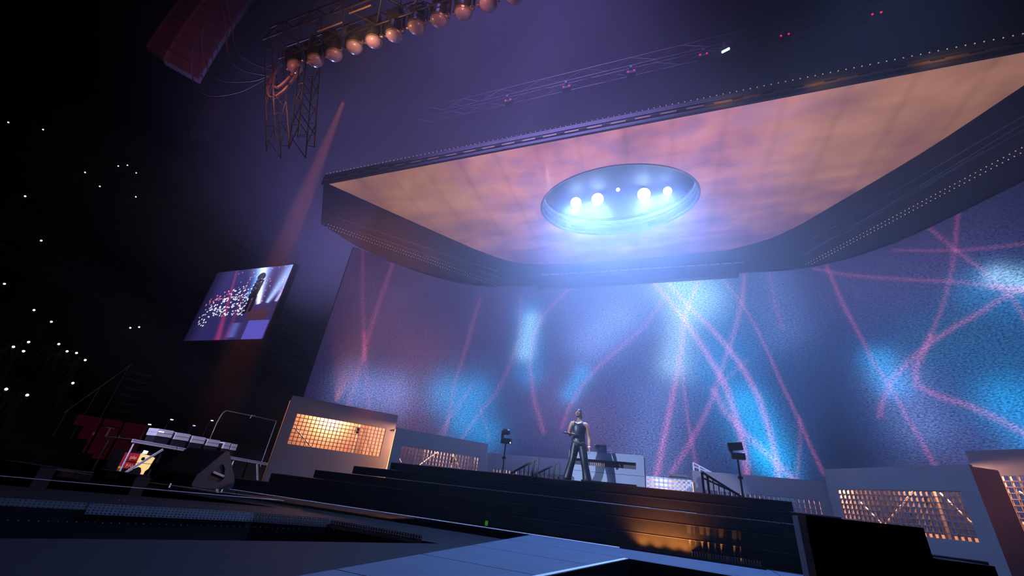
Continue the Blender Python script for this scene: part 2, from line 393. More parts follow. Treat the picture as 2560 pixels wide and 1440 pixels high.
GLOWS=[
 (1.01,'b',0.5,[(2.11, 4.08), (3.5, 4.19)]),
 (1.02,'c',0.55,[(6.01, 4.62), (7.15, 4.66)]),
 (0.8,'c',0.45,[(6.97, 3.37), (8.04, 3.03)]),
 (0.47,'w',0.55,[(9.68, 8.58), (9.49, 6.9)]),
 (0.73,'c',0.35,[(9.51, 9.02), (9.84, 5.92)]),
 (0.47,'c',0.5,[(12.28, 5.85), (11.77, 4.95)]),
 (1.02,'b',0.35,[(12.71, 7.27), (13.99, 8.42)]),
 (1.69,'b',0.3,[(13.08, 8.46), (15.84, 9.97)]),
 (1.1,'w',0.75,[(16.7, 10.01), (17.4, 9.46)]),
 (0.7,'w',0.6,[(16.66, 8.51), (16.16, 6.32)]),
 (1.51,'c',0.3,[(17.36, 9.86), (18.01, 7.18)]),
 (1.23,'b',0.25,[(15.51, 4.8), (14.9, 2.05)]),
 (1.07,'c',0.25,[(17.72, 5.99), (18.43, 3.99)]),
 (0.71,'c',0.65,[(18.67, 4.74), (19.18, 3.06)]),
 (0.52,'c',0.6,[(18.91, 2.91), (19.29, 2.28)]),
 (0.99,'b',0.2,[(20.37, 10.05), (20.41, 7.83)]),
 (0.33,'w',0.6,[(26.55, 8.05), (27.01, 7.61)]),
 (0.78,'c',0.3,[(26.19, 7.81), (27.02, 7.16)]),
 (0.49,'c',0.5,[(22.97, 6.29), (23.13, 5.42)]),
 (0.81,'b',0.3,[(23.26, 5.54), (23.48, 4.08)]),
 (0.73,'c',0.5,[(25.55, 4.43), (25.88, 3.55)]),
 (1.31,'t',0.22,[(24.65, 6.48), (26.27, 5.52)]),
 (1.63,'p',0.14,[(23.13, 9.12), (25.74, 8.92)]),
 (1.17,'p',0.1,[(23.68, 4.82), (24.84, 3.32)]),
 (2.57,'p',0.12,[(3.55, 10.06), (7.92, 9.51)]),
 (2.07,'m',0.2,[(4.23, 5.93), (4.62, 4.12)]),
 (1.55,'m',0.12,[(11.33, 4.67), (12.75, 3.72)]),
 (1.93,'p',0.1,[(0.11, 9.11), (1.76, 8.08)]),
]

GCOL = {'b': (0.25, 0.40, 1.0), 'c': (0.0, 0.42, 1.0), 'w': (0.42, 0.72, 1.0), 't': (0.02, 0.22, 0.42), 'p': (0.22, 0.10, 0.34), 'm': (0.42, 0.12, 0.16)}
def seg_dist(S, Z, pts):
    d = np.full(S.shape, 1e9)
    for (a0, a1), (b0, b1) in zip(pts, pts[1:]):
        vx, vy = b0 - a0, b1 - a1; L = vx * vx + vy * vy + 1e-9
        t = np.clip(((S - a0) * vx + (Z - a1) * vy) / L, 0, 1)
        d = np.minimum(d, np.hypot(S - a0 - t * vx, Z - a1 - t * vy))
    return d
def colour_grid(name, X, Y, Z, C, m, parent, uv):
    nj, ni = X.shape
    me = bpy.data.meshes.new(name)
    v = np.stack([X, Y, Z], -1).reshape(-1, 3)
    idx = np.arange(nj * ni).reshape(nj, ni)
    f = np.stack([idx[:-1, :-1], idx[:-1, 1:], idx[1:, 1:], idx[1:, :-1]], -1).reshape(-1, 4)
    me.vertices.add(len(v)); me.vertices.foreach_set('co', (v - np.array(parent_world(parent))).astype(np.float32).ravel())
    me.loops.add(f.size); me.loops.foreach_set('vertex_index', f.ravel().astype(np.int32))
    me.polygons.add(len(f)); me.polygons.foreach_set('loop_start', (np.arange(len(f)) * 4).astype(np.int32))
    me.update(calc_edges=True)
    at = me.attributes.new('picture', 'FLOAT_COLOR', 'POINT')
    at.data.foreach_set('color', np.concatenate([C.reshape(-1, 3), np.ones((nj * ni, 1))], 1).astype(np.float32).ravel())
    uvl = me.uv_layers.new(name='UVMap')
    uvl.data.foreach_set('uv', uv.reshape(-1, 2)[f.ravel()].astype(np.float32).ravel())
    me.materials.append(m)
    o = bpy.data.objects.new(name, me); COL.objects.link(o); o.parent = parent
    return o
def led_material(name, grain, su, sv, strength):
    m = bpy.data.materials.new(name); m.use_nodes = True; nt = m.node_tree; nt.nodes.remove(nt.nodes['Principled BSDF'])
    a = nt.nodes.new('ShaderNodeAttribute'); a.attribute_name = 'picture'
    uv = nt.nodes.new('ShaderNodeUVMap'); mp = nt.nodes.new('ShaderNodeMapping'); mp.inputs['Scale'].default_value = (su, sv, 1)
    n = nt.nodes.new('ShaderNodeTexNoise'); n.inputs['Scale'].default_value = 1.0; n.inputs['Detail'].default_value = 2.0; n.inputs['Roughness'].default_value = 0.7
    mr = nt.nodes.new('ShaderNodeMapRange'); mr.inputs[1].default_value = 0.3; mr.inputs[2].default_value = 0.7; mr.inputs[3].default_value = 1 - grain; mr.inputs[4].default_value = 1 + grain
    mu = nt.nodes.new('ShaderNodeVectorMath'); mu.operation = 'SCALE'
    e = nt.nodes.new('ShaderNodeEmission'); e.inputs[1].default_value = strength
    L = nt.links.new
    L(uv.outputs[0], mp.inputs[0]); L(mp.outputs[0], n.inputs['Vector']); L(n.outputs['Fac'], mr.inputs[0])
    L(a.outputs['Color'], mu.inputs[0]); L(mr.outputs[0], mu.inputs['Scale']); L(mu.outputs[0], e.inputs[0])
    L(e.outputs[0], nt.nodes['Material Output'].inputs[0]); return m
led = thing('led_wall', 'tall curved LED wall showing pink light beams and cyan glows behind the stage', 'LED screen', (-1.2, 17.6, 0))
ns, nz = 620, 200
s = np.linspace(0, WS[-1], ns); z = np.linspace(0.02, 10.47, nz)
Sg, Zg = np.meshgrid(s, z)
Xg = np.interp(Sg, WS, WPL[:, 0]); Yg = np.interp(Sg, WS, WPL[:, 1])
rng = np.random.default_rng(3)
Cg = np.zeros(Sg.shape + (3,))
Cg += np.array([0.016, 0.012, 0.055])
# broad dark and light patches of the film, and haze glow painted in mid-wall
for s0, z0, r0, c in ((18.5, 6, 5.0, (0.0, 0.03, 0.11)), (24.5, 6.5, 4.0, (0.0, 0.03, 0.10)), (26.5, 4.0, 2.6, (0.0, 0.03, 0.11)), (13.0, 7.0, 5.0, (0.022, 0.042, 0.17)), (3.0, 5.0, 4.0, (0.012, 0.006, 0.02)), (7.0, 3.5, 2.6, (0.0, 0.015, 0.06))):
    Cg += np.exp(-((Sg - s0) ** 2 + (Zg - z0) ** 2) / r0 ** 2)[..., None] * np.array(c)
for r0, key, inten, pts in GLOWS:
    Cg += (1.25 * inten * np.exp(-(seg_dist(Sg, Zg, pts) / r0) ** 2))[..., None] * np.array(GCOL[key])
dk = np.exp(-((Sg - 21.4) / 0.9) ** 2) * np.clip((8.5 - Zg) / 5, 0, 1)
Cg *= (1 - 0.6 * dk)[..., None]
for r0, inten, pts in BEAMS:
    Cg += ((inten if pts[0][0] > 9.2 else 0.65 * inten) * np.exp(-(seg_dist(Sg, Zg, pts) / (r0 * 0.72)) ** 2))[..., None] * np.array([0.85, 0.16, 0.36])  # left beams drawn fainter, for the haze in front of them
colour_grid('screen', Xg, Yg, Zg, Cg, led_material('led_wall_picture', 0.75, 13.0, 26.0, 0.8), led, np.stack([Sg, Zg], -1))
mb = MB(); pl = WPL[::6]
nrm = []
for i in range(len(pl)):
    d = pl[min(i + 1, len(pl) - 1)] - pl[max(i - 1, 0)]; d = d / np.linalg.norm(d); nrm.append(np.array([-d[1], d[0]]))
ins = [tuple(p + n * 0.02) for p, n in zip(pl, nrm)]; outs = [tuple(p + n * 0.2) for p, n in zip(pl, nrm)]
vsx = []; fsx = []
for i in range(len(pl)):
    vsx += [ins[i] + (0.02,), outs[i] + (0.02,), ins[i] + (10.47,), outs[i] + (10.47,)]
for i in range(len(pl) - 1):
    a, b = 4 * i, 4 * i + 4
    fsx += [(a, b, b + 2, a + 2), (a + 1, a + 3, b + 3, b + 1), (a, a + 1, b + 1, b), (a + 2, b + 2, b + 3, a + 3)]
fsx += [(0, 2, 3, 1), (4 * len(pl) - 4, 4 * len(pl) - 3, 4 * len(pl) - 1, 4 * len(pl) - 2)]
mb.add(vsx, fsx); mb.build('back_frame', BLACK, led)

# ================================================================== the canopy
canopy = thing('stage_canopy', 'huge overhead canopy with glowing orange and pink cloth and a round recess', 'canopy', (-1.2, 12, 10.5))
CEIL = spline([(-11.41, 8.36), (-9.68, 10.77), (-7.63, 13.57)], 4) + spline([(-7.63, 13.57), (-6.64, 14.64), (-5.79, 15.21), (-4.2, 15.55), (-1.39, 15.68), (2.48, 15.62), (3.3, 15.48), (4.36, 15.02), (5.1, 14.38), (5.65, 13.68)], 6)[1:] + \
    spline([(5.65, 13.68), (7.39, 11.31), (8.51, 9.4), (9.1, 8.36)], 4)[1:]
CEIL = [(float(p[0]), float(p[1])) for p in CEIL]
HOLE = [(DRUM[0] + 2.74 * math.cos(t), DRUM[1] + 1.86 * math.sin(t)) for t in (2 * math.pi * k / 64 for k in range(64))]
def cloth_material():
    m = bpy.data.materials.new('glowing_cloth'); m.use_nodes = True; nt = m.node_tree; nt.nodes.remove(nt.nodes['Principled BSDF'])
    N = nt.nodes.new; L = nt.links.new
    geo = N('ShaderNodeNewGeometry'); sep = N('ShaderNodeSeparateXYZ'); L(geo.outputs['Position'], sep.inputs[0])
    mp = N('ShaderNodeMapping'); mp.inputs['Scale'].default_value = (0.62, 0.62, 0.0); L(geo.outputs['Position'], mp.inputs[0])
    n1 = N('ShaderNodeTexNoise'); n1.inputs['Scale'].default_value = 1.0; n1.inputs['Detail'].default_value = 3; n1.inputs['Distortion'].default_value = 0.3; L(mp.outputs[0], n1.inputs['Vector'])
    mp2 = N('ShaderNodeMapping'); mp2.inputs['Scale'].default_value = (0.16, 0.5, 0.0); L(geo.outputs['Position'], mp2.inputs[0])
    n2 = N('ShaderNodeTexNoise'); n2.inputs['Scale'].default_value = 3.2; n2.inputs['Detail'].default_value = 3; L(mp2.outputs[0], n2.inputs['Vector'])
    # |x - centre| / 9 : the middle is pink, the wings are orange
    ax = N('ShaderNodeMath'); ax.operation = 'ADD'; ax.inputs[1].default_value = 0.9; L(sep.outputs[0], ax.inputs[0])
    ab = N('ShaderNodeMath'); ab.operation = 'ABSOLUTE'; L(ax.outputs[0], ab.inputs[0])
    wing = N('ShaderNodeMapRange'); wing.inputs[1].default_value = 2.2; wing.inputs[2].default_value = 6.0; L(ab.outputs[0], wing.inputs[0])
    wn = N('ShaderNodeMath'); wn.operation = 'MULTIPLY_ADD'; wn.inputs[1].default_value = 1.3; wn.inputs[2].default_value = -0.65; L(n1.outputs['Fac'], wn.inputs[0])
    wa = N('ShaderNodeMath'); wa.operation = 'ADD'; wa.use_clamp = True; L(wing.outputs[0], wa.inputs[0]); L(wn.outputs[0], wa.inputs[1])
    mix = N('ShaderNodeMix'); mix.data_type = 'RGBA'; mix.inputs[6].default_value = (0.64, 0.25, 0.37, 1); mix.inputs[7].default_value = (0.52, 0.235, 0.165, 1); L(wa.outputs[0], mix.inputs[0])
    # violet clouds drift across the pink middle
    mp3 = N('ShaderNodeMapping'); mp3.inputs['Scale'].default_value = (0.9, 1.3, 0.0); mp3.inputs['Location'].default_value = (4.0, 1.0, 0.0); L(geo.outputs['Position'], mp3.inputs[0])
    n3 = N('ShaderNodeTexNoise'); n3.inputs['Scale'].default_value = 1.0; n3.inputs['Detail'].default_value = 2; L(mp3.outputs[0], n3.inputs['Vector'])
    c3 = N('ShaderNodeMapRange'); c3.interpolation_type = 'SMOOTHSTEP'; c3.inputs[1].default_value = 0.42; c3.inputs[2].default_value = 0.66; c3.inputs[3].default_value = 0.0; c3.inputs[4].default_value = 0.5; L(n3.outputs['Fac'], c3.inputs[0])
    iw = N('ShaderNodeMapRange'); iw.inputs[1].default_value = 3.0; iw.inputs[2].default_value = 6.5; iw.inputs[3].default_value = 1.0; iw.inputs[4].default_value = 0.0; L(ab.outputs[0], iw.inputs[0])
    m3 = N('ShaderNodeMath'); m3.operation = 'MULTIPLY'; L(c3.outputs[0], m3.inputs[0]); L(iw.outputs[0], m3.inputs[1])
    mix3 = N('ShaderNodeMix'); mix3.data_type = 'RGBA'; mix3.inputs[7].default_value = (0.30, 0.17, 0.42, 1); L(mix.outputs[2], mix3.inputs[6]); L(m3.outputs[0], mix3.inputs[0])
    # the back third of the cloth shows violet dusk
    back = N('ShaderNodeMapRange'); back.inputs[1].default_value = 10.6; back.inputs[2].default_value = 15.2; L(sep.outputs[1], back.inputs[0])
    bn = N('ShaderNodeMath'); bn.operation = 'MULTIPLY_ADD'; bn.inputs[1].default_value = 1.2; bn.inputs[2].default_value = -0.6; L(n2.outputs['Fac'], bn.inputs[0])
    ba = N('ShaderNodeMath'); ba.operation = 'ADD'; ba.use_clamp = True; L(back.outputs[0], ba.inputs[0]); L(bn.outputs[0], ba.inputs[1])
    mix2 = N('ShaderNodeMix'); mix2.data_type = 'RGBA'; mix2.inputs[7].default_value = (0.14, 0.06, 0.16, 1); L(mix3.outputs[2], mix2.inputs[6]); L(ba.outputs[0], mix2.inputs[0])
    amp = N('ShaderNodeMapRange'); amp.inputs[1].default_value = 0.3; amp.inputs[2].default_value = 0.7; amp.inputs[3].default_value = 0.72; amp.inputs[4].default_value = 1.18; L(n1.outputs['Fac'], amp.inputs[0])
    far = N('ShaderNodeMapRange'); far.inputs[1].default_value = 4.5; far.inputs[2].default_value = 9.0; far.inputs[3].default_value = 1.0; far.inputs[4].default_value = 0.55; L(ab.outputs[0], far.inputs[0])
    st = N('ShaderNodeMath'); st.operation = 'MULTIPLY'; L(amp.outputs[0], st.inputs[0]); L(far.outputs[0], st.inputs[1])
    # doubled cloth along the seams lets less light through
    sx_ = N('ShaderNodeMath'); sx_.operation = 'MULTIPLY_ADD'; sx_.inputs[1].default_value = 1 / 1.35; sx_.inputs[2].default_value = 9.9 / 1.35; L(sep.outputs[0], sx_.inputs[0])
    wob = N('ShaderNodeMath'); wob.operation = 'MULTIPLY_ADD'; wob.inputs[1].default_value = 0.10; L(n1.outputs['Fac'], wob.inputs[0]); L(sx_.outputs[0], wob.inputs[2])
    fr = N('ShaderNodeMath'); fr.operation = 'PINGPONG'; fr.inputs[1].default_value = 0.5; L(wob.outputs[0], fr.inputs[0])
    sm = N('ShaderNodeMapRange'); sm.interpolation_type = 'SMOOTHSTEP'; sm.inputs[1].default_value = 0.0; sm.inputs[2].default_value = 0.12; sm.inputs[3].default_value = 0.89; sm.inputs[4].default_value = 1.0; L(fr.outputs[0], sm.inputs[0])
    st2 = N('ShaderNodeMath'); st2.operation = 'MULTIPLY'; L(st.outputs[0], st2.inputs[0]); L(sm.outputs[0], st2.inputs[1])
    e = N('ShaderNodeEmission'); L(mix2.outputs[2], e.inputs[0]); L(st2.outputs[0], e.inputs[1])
    L(e.outputs[0], nt.nodes['Material Output'].inputs[0]); return m
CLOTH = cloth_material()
def cloth_strip(x0, x1, y0, y1):
    bm = bmesh.new()
    ov = [bm.verts.new((x, y, 10.5)) for x, y in CEIL]; hv = [bm.verts.new((x, y, 10.5)) for x, y in HOLE]
    ed = [bm.edges.new((ov[i], ov[(i + 1) % len(ov)])) for i in range(len(ov))] + [bm.edges.new((hv[i], hv[(i + 1) % len(hv)])) for i in range(len(hv))]
    bmesh.ops.triangle_fill(bm, use_beauty=True, use_dissolve=False, edges=ed)
    for co, no in (((x0, 0, 0), (-1, 0, 0)), ((x1, 0, 0), (1, 0, 0)), ((0, y0, 0), (0, -1, 0)), ((0, y1, 0), (0, 1, 0))):
        bmesh.ops.bisect_plane(bm, geom=bm.verts[:] + bm.edges[:] + bm.faces[:], plane_co=co, plane_no=no, clear_outer=True)
    if not bm.faces: bm.free(); return
    r = bmesh.ops.extrude_face_region(bm, geom=bm.faces[:])
    for e in r['geom']:
        if isinstance(e, bmesh.types.BMVert): e.co.z += 0.05
    bmesh.ops.recalc_face_normals(bm, faces=bm.faces)
    me = bpy.data.meshes.new('cloth_panel'); bm.to_mesh(me); bm.free()
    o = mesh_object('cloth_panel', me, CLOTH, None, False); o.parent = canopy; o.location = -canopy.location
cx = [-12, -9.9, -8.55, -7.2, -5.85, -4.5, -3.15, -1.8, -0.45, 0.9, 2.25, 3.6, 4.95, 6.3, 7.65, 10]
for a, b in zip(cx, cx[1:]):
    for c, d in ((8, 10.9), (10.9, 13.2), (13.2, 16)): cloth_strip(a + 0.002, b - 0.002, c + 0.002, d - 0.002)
# dark soffit between cloth and wall
soff = [(-11.6, 8.42), (-13.75, 10.6)] + [(float(x), float(y)) for x, y in WPL[::8]] + [(13.6, 8.42)]
bm = bmesh.new()
ov = [bm.verts.new((x, y, 10.56)) for x, y in soff]; hv = [bm.verts.new((x, y, 10.56)) for x, y in HOLE]
ed = [bm.edges.new((ov[i], ov[(i + 1) % len(ov)])) for i in range(len(ov))] + [bm.edges.new((hv[i], hv[(i + 1) % len(hv)])) for i in range(len(hv))]
bmesh.ops.triangle_fill(bm, use_beauty=True, use_dissolve=False, edges=ed)
r = bmesh.ops.extrude_face_region(bm, geom=bm.faces[:])
for e in r['geom']:
    if isinstance(e, bmesh.types.BMVert): e.co.z += 0.25
bmesh.ops.recalc_face_normals(bm, faces=bm.faces)
me = bpy.data.meshes.new('soffit'); bm.to_mesh(me); bm.free()
so = mesh_object('soffit', me, mat('soffit_black', (0.022, 0.020, 0.026), 0.6), None, False); so.parent = canopy; so.location = -canopy.location
# the recess: an oval drum with a bright lip, roofed over
DRW = mat('drum_white', (0.30, 0.36, 0.50), 0.5)
def ring(z0, z1, k0, k1, name, m):
    mb = MB(); n = 64; vs = []
    for z_, k_ in ((z0, k0), (z1, k0), (z1, k1), (z0, k1)):
        vs += [(DRUM[0] + (2.74 + k_) * math.cos(2 * math.pi * i / n), DRUM[1] + (1.86 + k_) * math.sin(2 * math.pi * i / n), z_) for i in range(n)]
    fs = [(a * n + i, a * n + (i + 1) % n, ((a + 1) % 4) * n + (i + 1) % n, ((a + 1) % 4) * n + i) for a in range(4) for i in range(n)]
    mb.add(vs, fs); return mb.build(name, m, canopy, True)
ring(10.47, 11.3, 0.0, 0.06, 'drum_wall', DRW)
ring(10.485, 10.60, -0.015, 0.02, 'drum_lip', DRW)
ring(10.95, 11.10, -0.06, 0.0, 'drum_lit_band', mat('drum_lit_band', (0.85, 0.86, 0.9), 0.3))  # near-white ring for the stripe of light on the drum wall
MB().prism([(DRUM[0] + 2.8 * math.cos(t), DRUM[1] + 1.92 * math.sin(t)) for t in (2 * math.pi * k / 48 for k in range(48))], 11.3, 11.36).build('drum_roof', mat('drum_roof', (0.13, 0.17, 0.28), 0.6), canopy)
# front fascia with a gilt rail and its slots, and a row of small bulbs
MB().box(-11.62, 13.4, 8.34, 8.42, 10.47, 10.93).build('fascia', mat('fascia_black', (0.03, 0.028, 0.034), 0.5), canopy)
gilt = MB().box(-11.5, 13.3, 8.30, 8.345, 10.60, 10.655).build('rail', mat('gilt_rail', (0.20, 0.125, 0.05), 0.55, 0.2), canopy)
MB().box(-11.5, 13.3, 8.31, 8.345, 10.74, 10.77).build('rail', mat('rail_dim', (0.05, 0.045, 0.05), 0.6), canopy)
slot = MB().box(-11.3, -11.05, 8.285, 8.302, 10.61, 10.645).build('rail_slot', BLACK, gilt)
for k in range(1, 36): twin(slot, dx=0.68 * k)
BULB = glow('pixel_bulb', (1.0, 0.62, 0.32), 0.55)
def bulb_row(p, q, step, r, name, m):
    p, q = Vector(p), Vector(q); n = int((q - p).length / step); mb = MB()
    for k in range(n + 1):
        c = p.lerp(q, k / n); mb.ball(c, r, 6, 4)
    return tag(mb.build(name, m, canopy), kind='stuff')
bulb_row((-11.5, 8.32, 10.945), (13.2, 8.32, 10.945), 0.16, 0.014, 'bulb_row', BULB)
PIX = glow('soffit_bulb', (1.0, 0.70, 0.52), 0.6)
for p, q in (((-13.4, 10.7, 10.545), (-7.6, 17.15, 10.545)), ((-13.62, 10.85, 10.545), (-7.9, 17.3, 10.545)), ((6.12, 17.3, 10.545), (10.6, 10.3, 10.545)), ((6.34, 17.32, 10.545), (10.9, 10.2, 10.545))):
    bulb_row(p, q, 0.125, 0.014, 'bulb_row', PIX)
RAILM = mat('soffit_rail', (0.40, 0.34, 0.36), 0.4, 0.6)
for p, q in (((-12.6, 10.35), (-7.25, 15.84)), ((-10.3, 13.8), (-7.4, 16.4)), ((-12.3, 11.4), (-9.6, 14.3)), ((5.84, 15.38), (9.6, 9.7)), ((5.86, 16.54), (9.9, 9.6)), ((6.7, 15.3), (9.9, 10.1)), ((6.0, 16.2), (8.9, 11.6))):
    MB().bar(p + (10.545,), q + (10.545,), 0.022, 0.03).build('soffit_rail', RAILM, canopy)
# the lamps in the recess
LENS = glow('lamp_lens', (0.55, 0.75, 1.0), 60.0)
def recess_lamp(x, y, r, power, label, cat='stage light'):
    t = thing('recessed_spotlight', label, cat, (x, y, 11.0), 'spotlights in the round recess')
    t.rotation_euler = (Vector((0.0, 1.0, 0.6)) - Vector((x, y, 11.0))).to_track_quat('-Z', 'Y').to_euler()
    lb = MB().lathe((0, 0, 0), [(0.03, 0.32), (r * 0.5, 0.27), (r * 0.85, 0.18), (r * 0.98, 0.0)], 16).build('lamp_body', BLACK, t, off=(0, 0, 0))
    MB().lathe((0, 0, 0), [(r * 0.98, -0.004), (r * 0.9, -0.03), (r * 0.6, -0.05)], 18).build('lens', power, lb, True, off=(0, 0, 0))
    MB().tube([(0, 0, 0.3), (0, 0.1, 0.42)], 0.025, 6).build('hanger', BLACK, t, off=(0, 0, 0))
recess_lamp(-2.58, 12.0, 0.20, LENS, 'bright spotlight in the round recess, first of the row from the left end')
recess_lamp(-1.75, 11.97, 0.22, LENS, 'bright spotlight in the round recess, beside the small dim lamp on its left')
recess_lamp(-0.96, 11.6, 0.07, glow('dim_lens', (0.7, 0.95, 1.0), 5.0), 'small dim lamp hanging in the middle of the round recess')
recess_lamp(-0.08, 12.05, 0.23, LENS, 'bright spotlight in the round recess, beside the small dim lamp on its right')
recess_lamp(0.73, 12.05, 0.15, LENS, 'smaller bright spotlight at the right end of the row in the round recess')
# header truss with a broken line of recessed lights in pale colour, hung in front of the wall under the soffit
hb = thing('header_box', 'dark header beam hung under the canopy before the middle of the LED wall', 'beam', (-0.9, 17.2, 10.5))
MB().box(-5.5, 3.55, 17.05, 17.35, 10.12, 10.54).build('beam_body', mat('soffit_black', (0, 0, 0)), hb)
d0 = MB().box(-5.15, -4.76, 16.46, 16.60, 10.535, 10.555).build('dash_light_pale', mat('dash_light_pale', (0.16, 0.15, 0.17), 0.5), canopy)
for k in range(1, 19): twin(d0, dx=0.473 * k, dy=0.012 * k)

# recessed lights in the soffit before the header, their dim glow as pale colour
# ================================================================== set boards with lattice windows along the foot of the wall
WARM = (1.0, 0.48, 0.29)
LATT = mat('lattice_metal', (0.22, 0.17, 0.15), 0.55, 0.2)
TUBE = mat('brace_tube', (0.75, 0.68, 0.60), 0.4, 0.3)
DRAPE = mat('tan_drape', (0.62, 0.40, 0.26), 0.9, noise=0.25, scale=1.5)
def set_board(label, A, B, top, watt, width=4.0, closed=False, deep=0.22, lx=0.34, rows=8, drop=0.57, lamps=((0.5, 0.5),), base=0.0, brace=True, lw=None):
    """a free-standing board from plan point A towards B, with a lattice window of square cells"""
    A, B = Vector((A[0], A[1], 0)), Vector((B[0], B[1], 0)); d = (B - A).normalized(); nb = Vector((-d.y, d.x, 0))   # nb points upstage
    t = thing('set_board', label, 'scenery board', (A.x, A.y, base), 'grey set boards with lattice windows')
    def pt(u, v, z): return A + d * u + nb * v + Vector((0, 0, z))
    def blk(mb, u0, u1, v0, v1, z0, z1):
        c = [pt(u, v, z) for z in (z0, z1) for v in (v0, v1) for u in (u0, u1)]
        return mb.add(c, [(0, 2, 3, 1), (4, 5, 7, 6), (0, 1, 5, 4), (2, 6, 7, 3), (0, 4, 6, 2), (1, 3, 7, 5)])
    w0, w1 = lx, width - lx - 0.02; h1 = top - drop; h0 = h1 - 0.131 * rows
    mb = MB(); D = 0.09
    blk(mb, 0, w0, 0, D, base, top); blk(mb, w1, width, 0, D, base, top); blk(mb, w0, w1, 0, D, h1, top); blk(mb, w0, w1, 0, D, base, h0)
    mb.build('board_face', CONCRETE, t)
    blk(MB(), 0.06, width - (0.5 if closed else 0.06), D, D + 0.85, top - 0.06, top - 0.02).build('top_cover', CONCRETE, t)
    for u, dd in ((0.0, 0.22), (width - 0.05, deep)): blk(MB(), u, u + 0.05, D, dd, base, top - 0.06).build('board_side', CONCRETE, t)
    n = 24; cw = (w1 - w0) / n; ch = (h1 - h0) / rows; b = 0.009; dep = 0.075
    lf = MB(); blk(lf, w0 - .02, w1 + .02, 0.01, 0.012, h1 - .004, h1 + .012); blk(lf, w0 - .02, w1 + .02, 0.01, 0.012, h0 - .012, h0 + .004); lf = lf.build('lattice_frame', LATT, t)
    b0 = blk(MB(), w0 - b, w0 + b, 0.015, 0.015 + dep, h0, h1).build('lattice_bar', LATT, lf)
    for k in range(1, n + 1): twin(b0, dx=d.x * cw * k, dy=d.y * cw * k)
    b1 = blk(MB(), w0, w1, 0.015, 0.015 + dep, h0 - b, h0 + b).build('lattice_bar', LATT, lf)
    for k in range(1, rows + 1): twin(b1, dz=ch * k)
    # what is behind: scaffold tubes, a post, the lamp
    if brace:
        MB().tube([pt(w0 + 0.35, 0.55, h0 - 0.1), pt(w0 + 1.75, 0.55, h1 + 0.05)] if not closed else [pt(w0 + 0.1, 0.5, h1 - 0.45), pt(w0 + 0.95, 0.5, h0 - 0.02)], 0.024, 8).build('brace', TUBE, t)
        MB().tube([pt(w1 - 0.9, 0.5, base), pt(w1 - 0.9, 0.5, top - 0.1)], 0.05, 8).build('post', TUBE, t)
        MB().tube([pt(w1 - 0.85, 0.6, h1), pt(w1 - 0.1, 0.6, h0)], 0.02, 8).build('brace', TUBE, t)
        MB().tube([pt(w0 + 0.1, 0.62, h0 + 0.75), pt(w0 + 0.8, 0.62, h0 - 0.05)], 0.018, 8).build('brace', TUBE, t)
        c = pt(w1 - 1.0, 0.40, h1 - 0.22); MB().obox(c, d * 0.07, nb * 0.07, (0, 0, 0.1)).build('clamp', BLACK, t)
    if closed:
        blk(MB(), 0.03, width - 0.03, 1.05, 1.09, base, top - 0.05).build('back_drape', DRAPE, t)
    else:
        blk(MB(), 0.0, width, 0.98, 1.0, base, h0 + 0.10).build('back_skirt', DRAPE, t)
    for u, pw in lamps:
        p = pt(width * u, 0.62, top - 0.16)
        MB().lathe((p.x, p.y, p.z), [(0.05, 0.1), (0.07, 0.0), (0.04, -0.02)], 10).build('work_lamp', BLACK, t)
        lamp('board_light', 'POINT', (p.x, p.y, p.z - 0.14), None, watt * pw, WARM, 0.09)
    return t
set_board('tall grey set board at the left end, its lattice window filled with orange light', (-12.6, 11.23), (-10.1, 14.4), 3.14, 300, closed=True, lamps=((0.42, 1.0),))
set_board('grey set board next to the tall orange one, half hidden by the riser steps', (-9.3, 13.3), (-6.9, 16.5), 2.52, 420, lamps=((0.3, 1.0), (0.85, 0.5)))
set_board('low grey set board behind the stair rails left of the singer', (-6.9, 16.55), (-2.9, 16.55), 2.18, 230, lamps=((0.4, 1.0),), brace=False)
set_board('grey set board behind the right stair rail and camera stand', (0.91, 16.6), (4.91, 16.6), 2.15, 230, lamps=((0.25, 1.0), (0.75, .5)), brace=False)
set_board('large grey set board right of centre with a white brace crossing its lattice window', (4.8, 16.5), (6.77, 13.2), 2.5, 420, width=3.86, deep=0.85, lamps=((0.22, 1.0), (0.74, 0.4)))
set_board('dark reddish set board cut by the right edge of the picture', (7.43, 14.4), (10.4, 10.7), 2.98, 380, lamps=((0.2, 1.0), (0.7, .8)))
# light leaking between the boards, put in as thin glowing strips
LEAK = glow('warm_leak', (1.0, 0.55, 0.25), 1.6)
for x, y, z0, z1, lab in ((-9.375, 13.33, 1.1, 2.47, 'warm upright glow of light leaking between the two boards at the left'), (-6.93, 16.52, 1.3, 2.1, 'short warm glow of light leaking at the right end of the second board'), (0.885, 16.5, 1.3, 1.78, 'short warm glow of light leaking beside the pierced white board')):
    tag(MB().box(x - 0.012, x + 0.012, y - 0.01, y + 0.01, z0 * 0 + 0.0, z1).build('light_leak_glow', LEAK), lab, 'light leak')
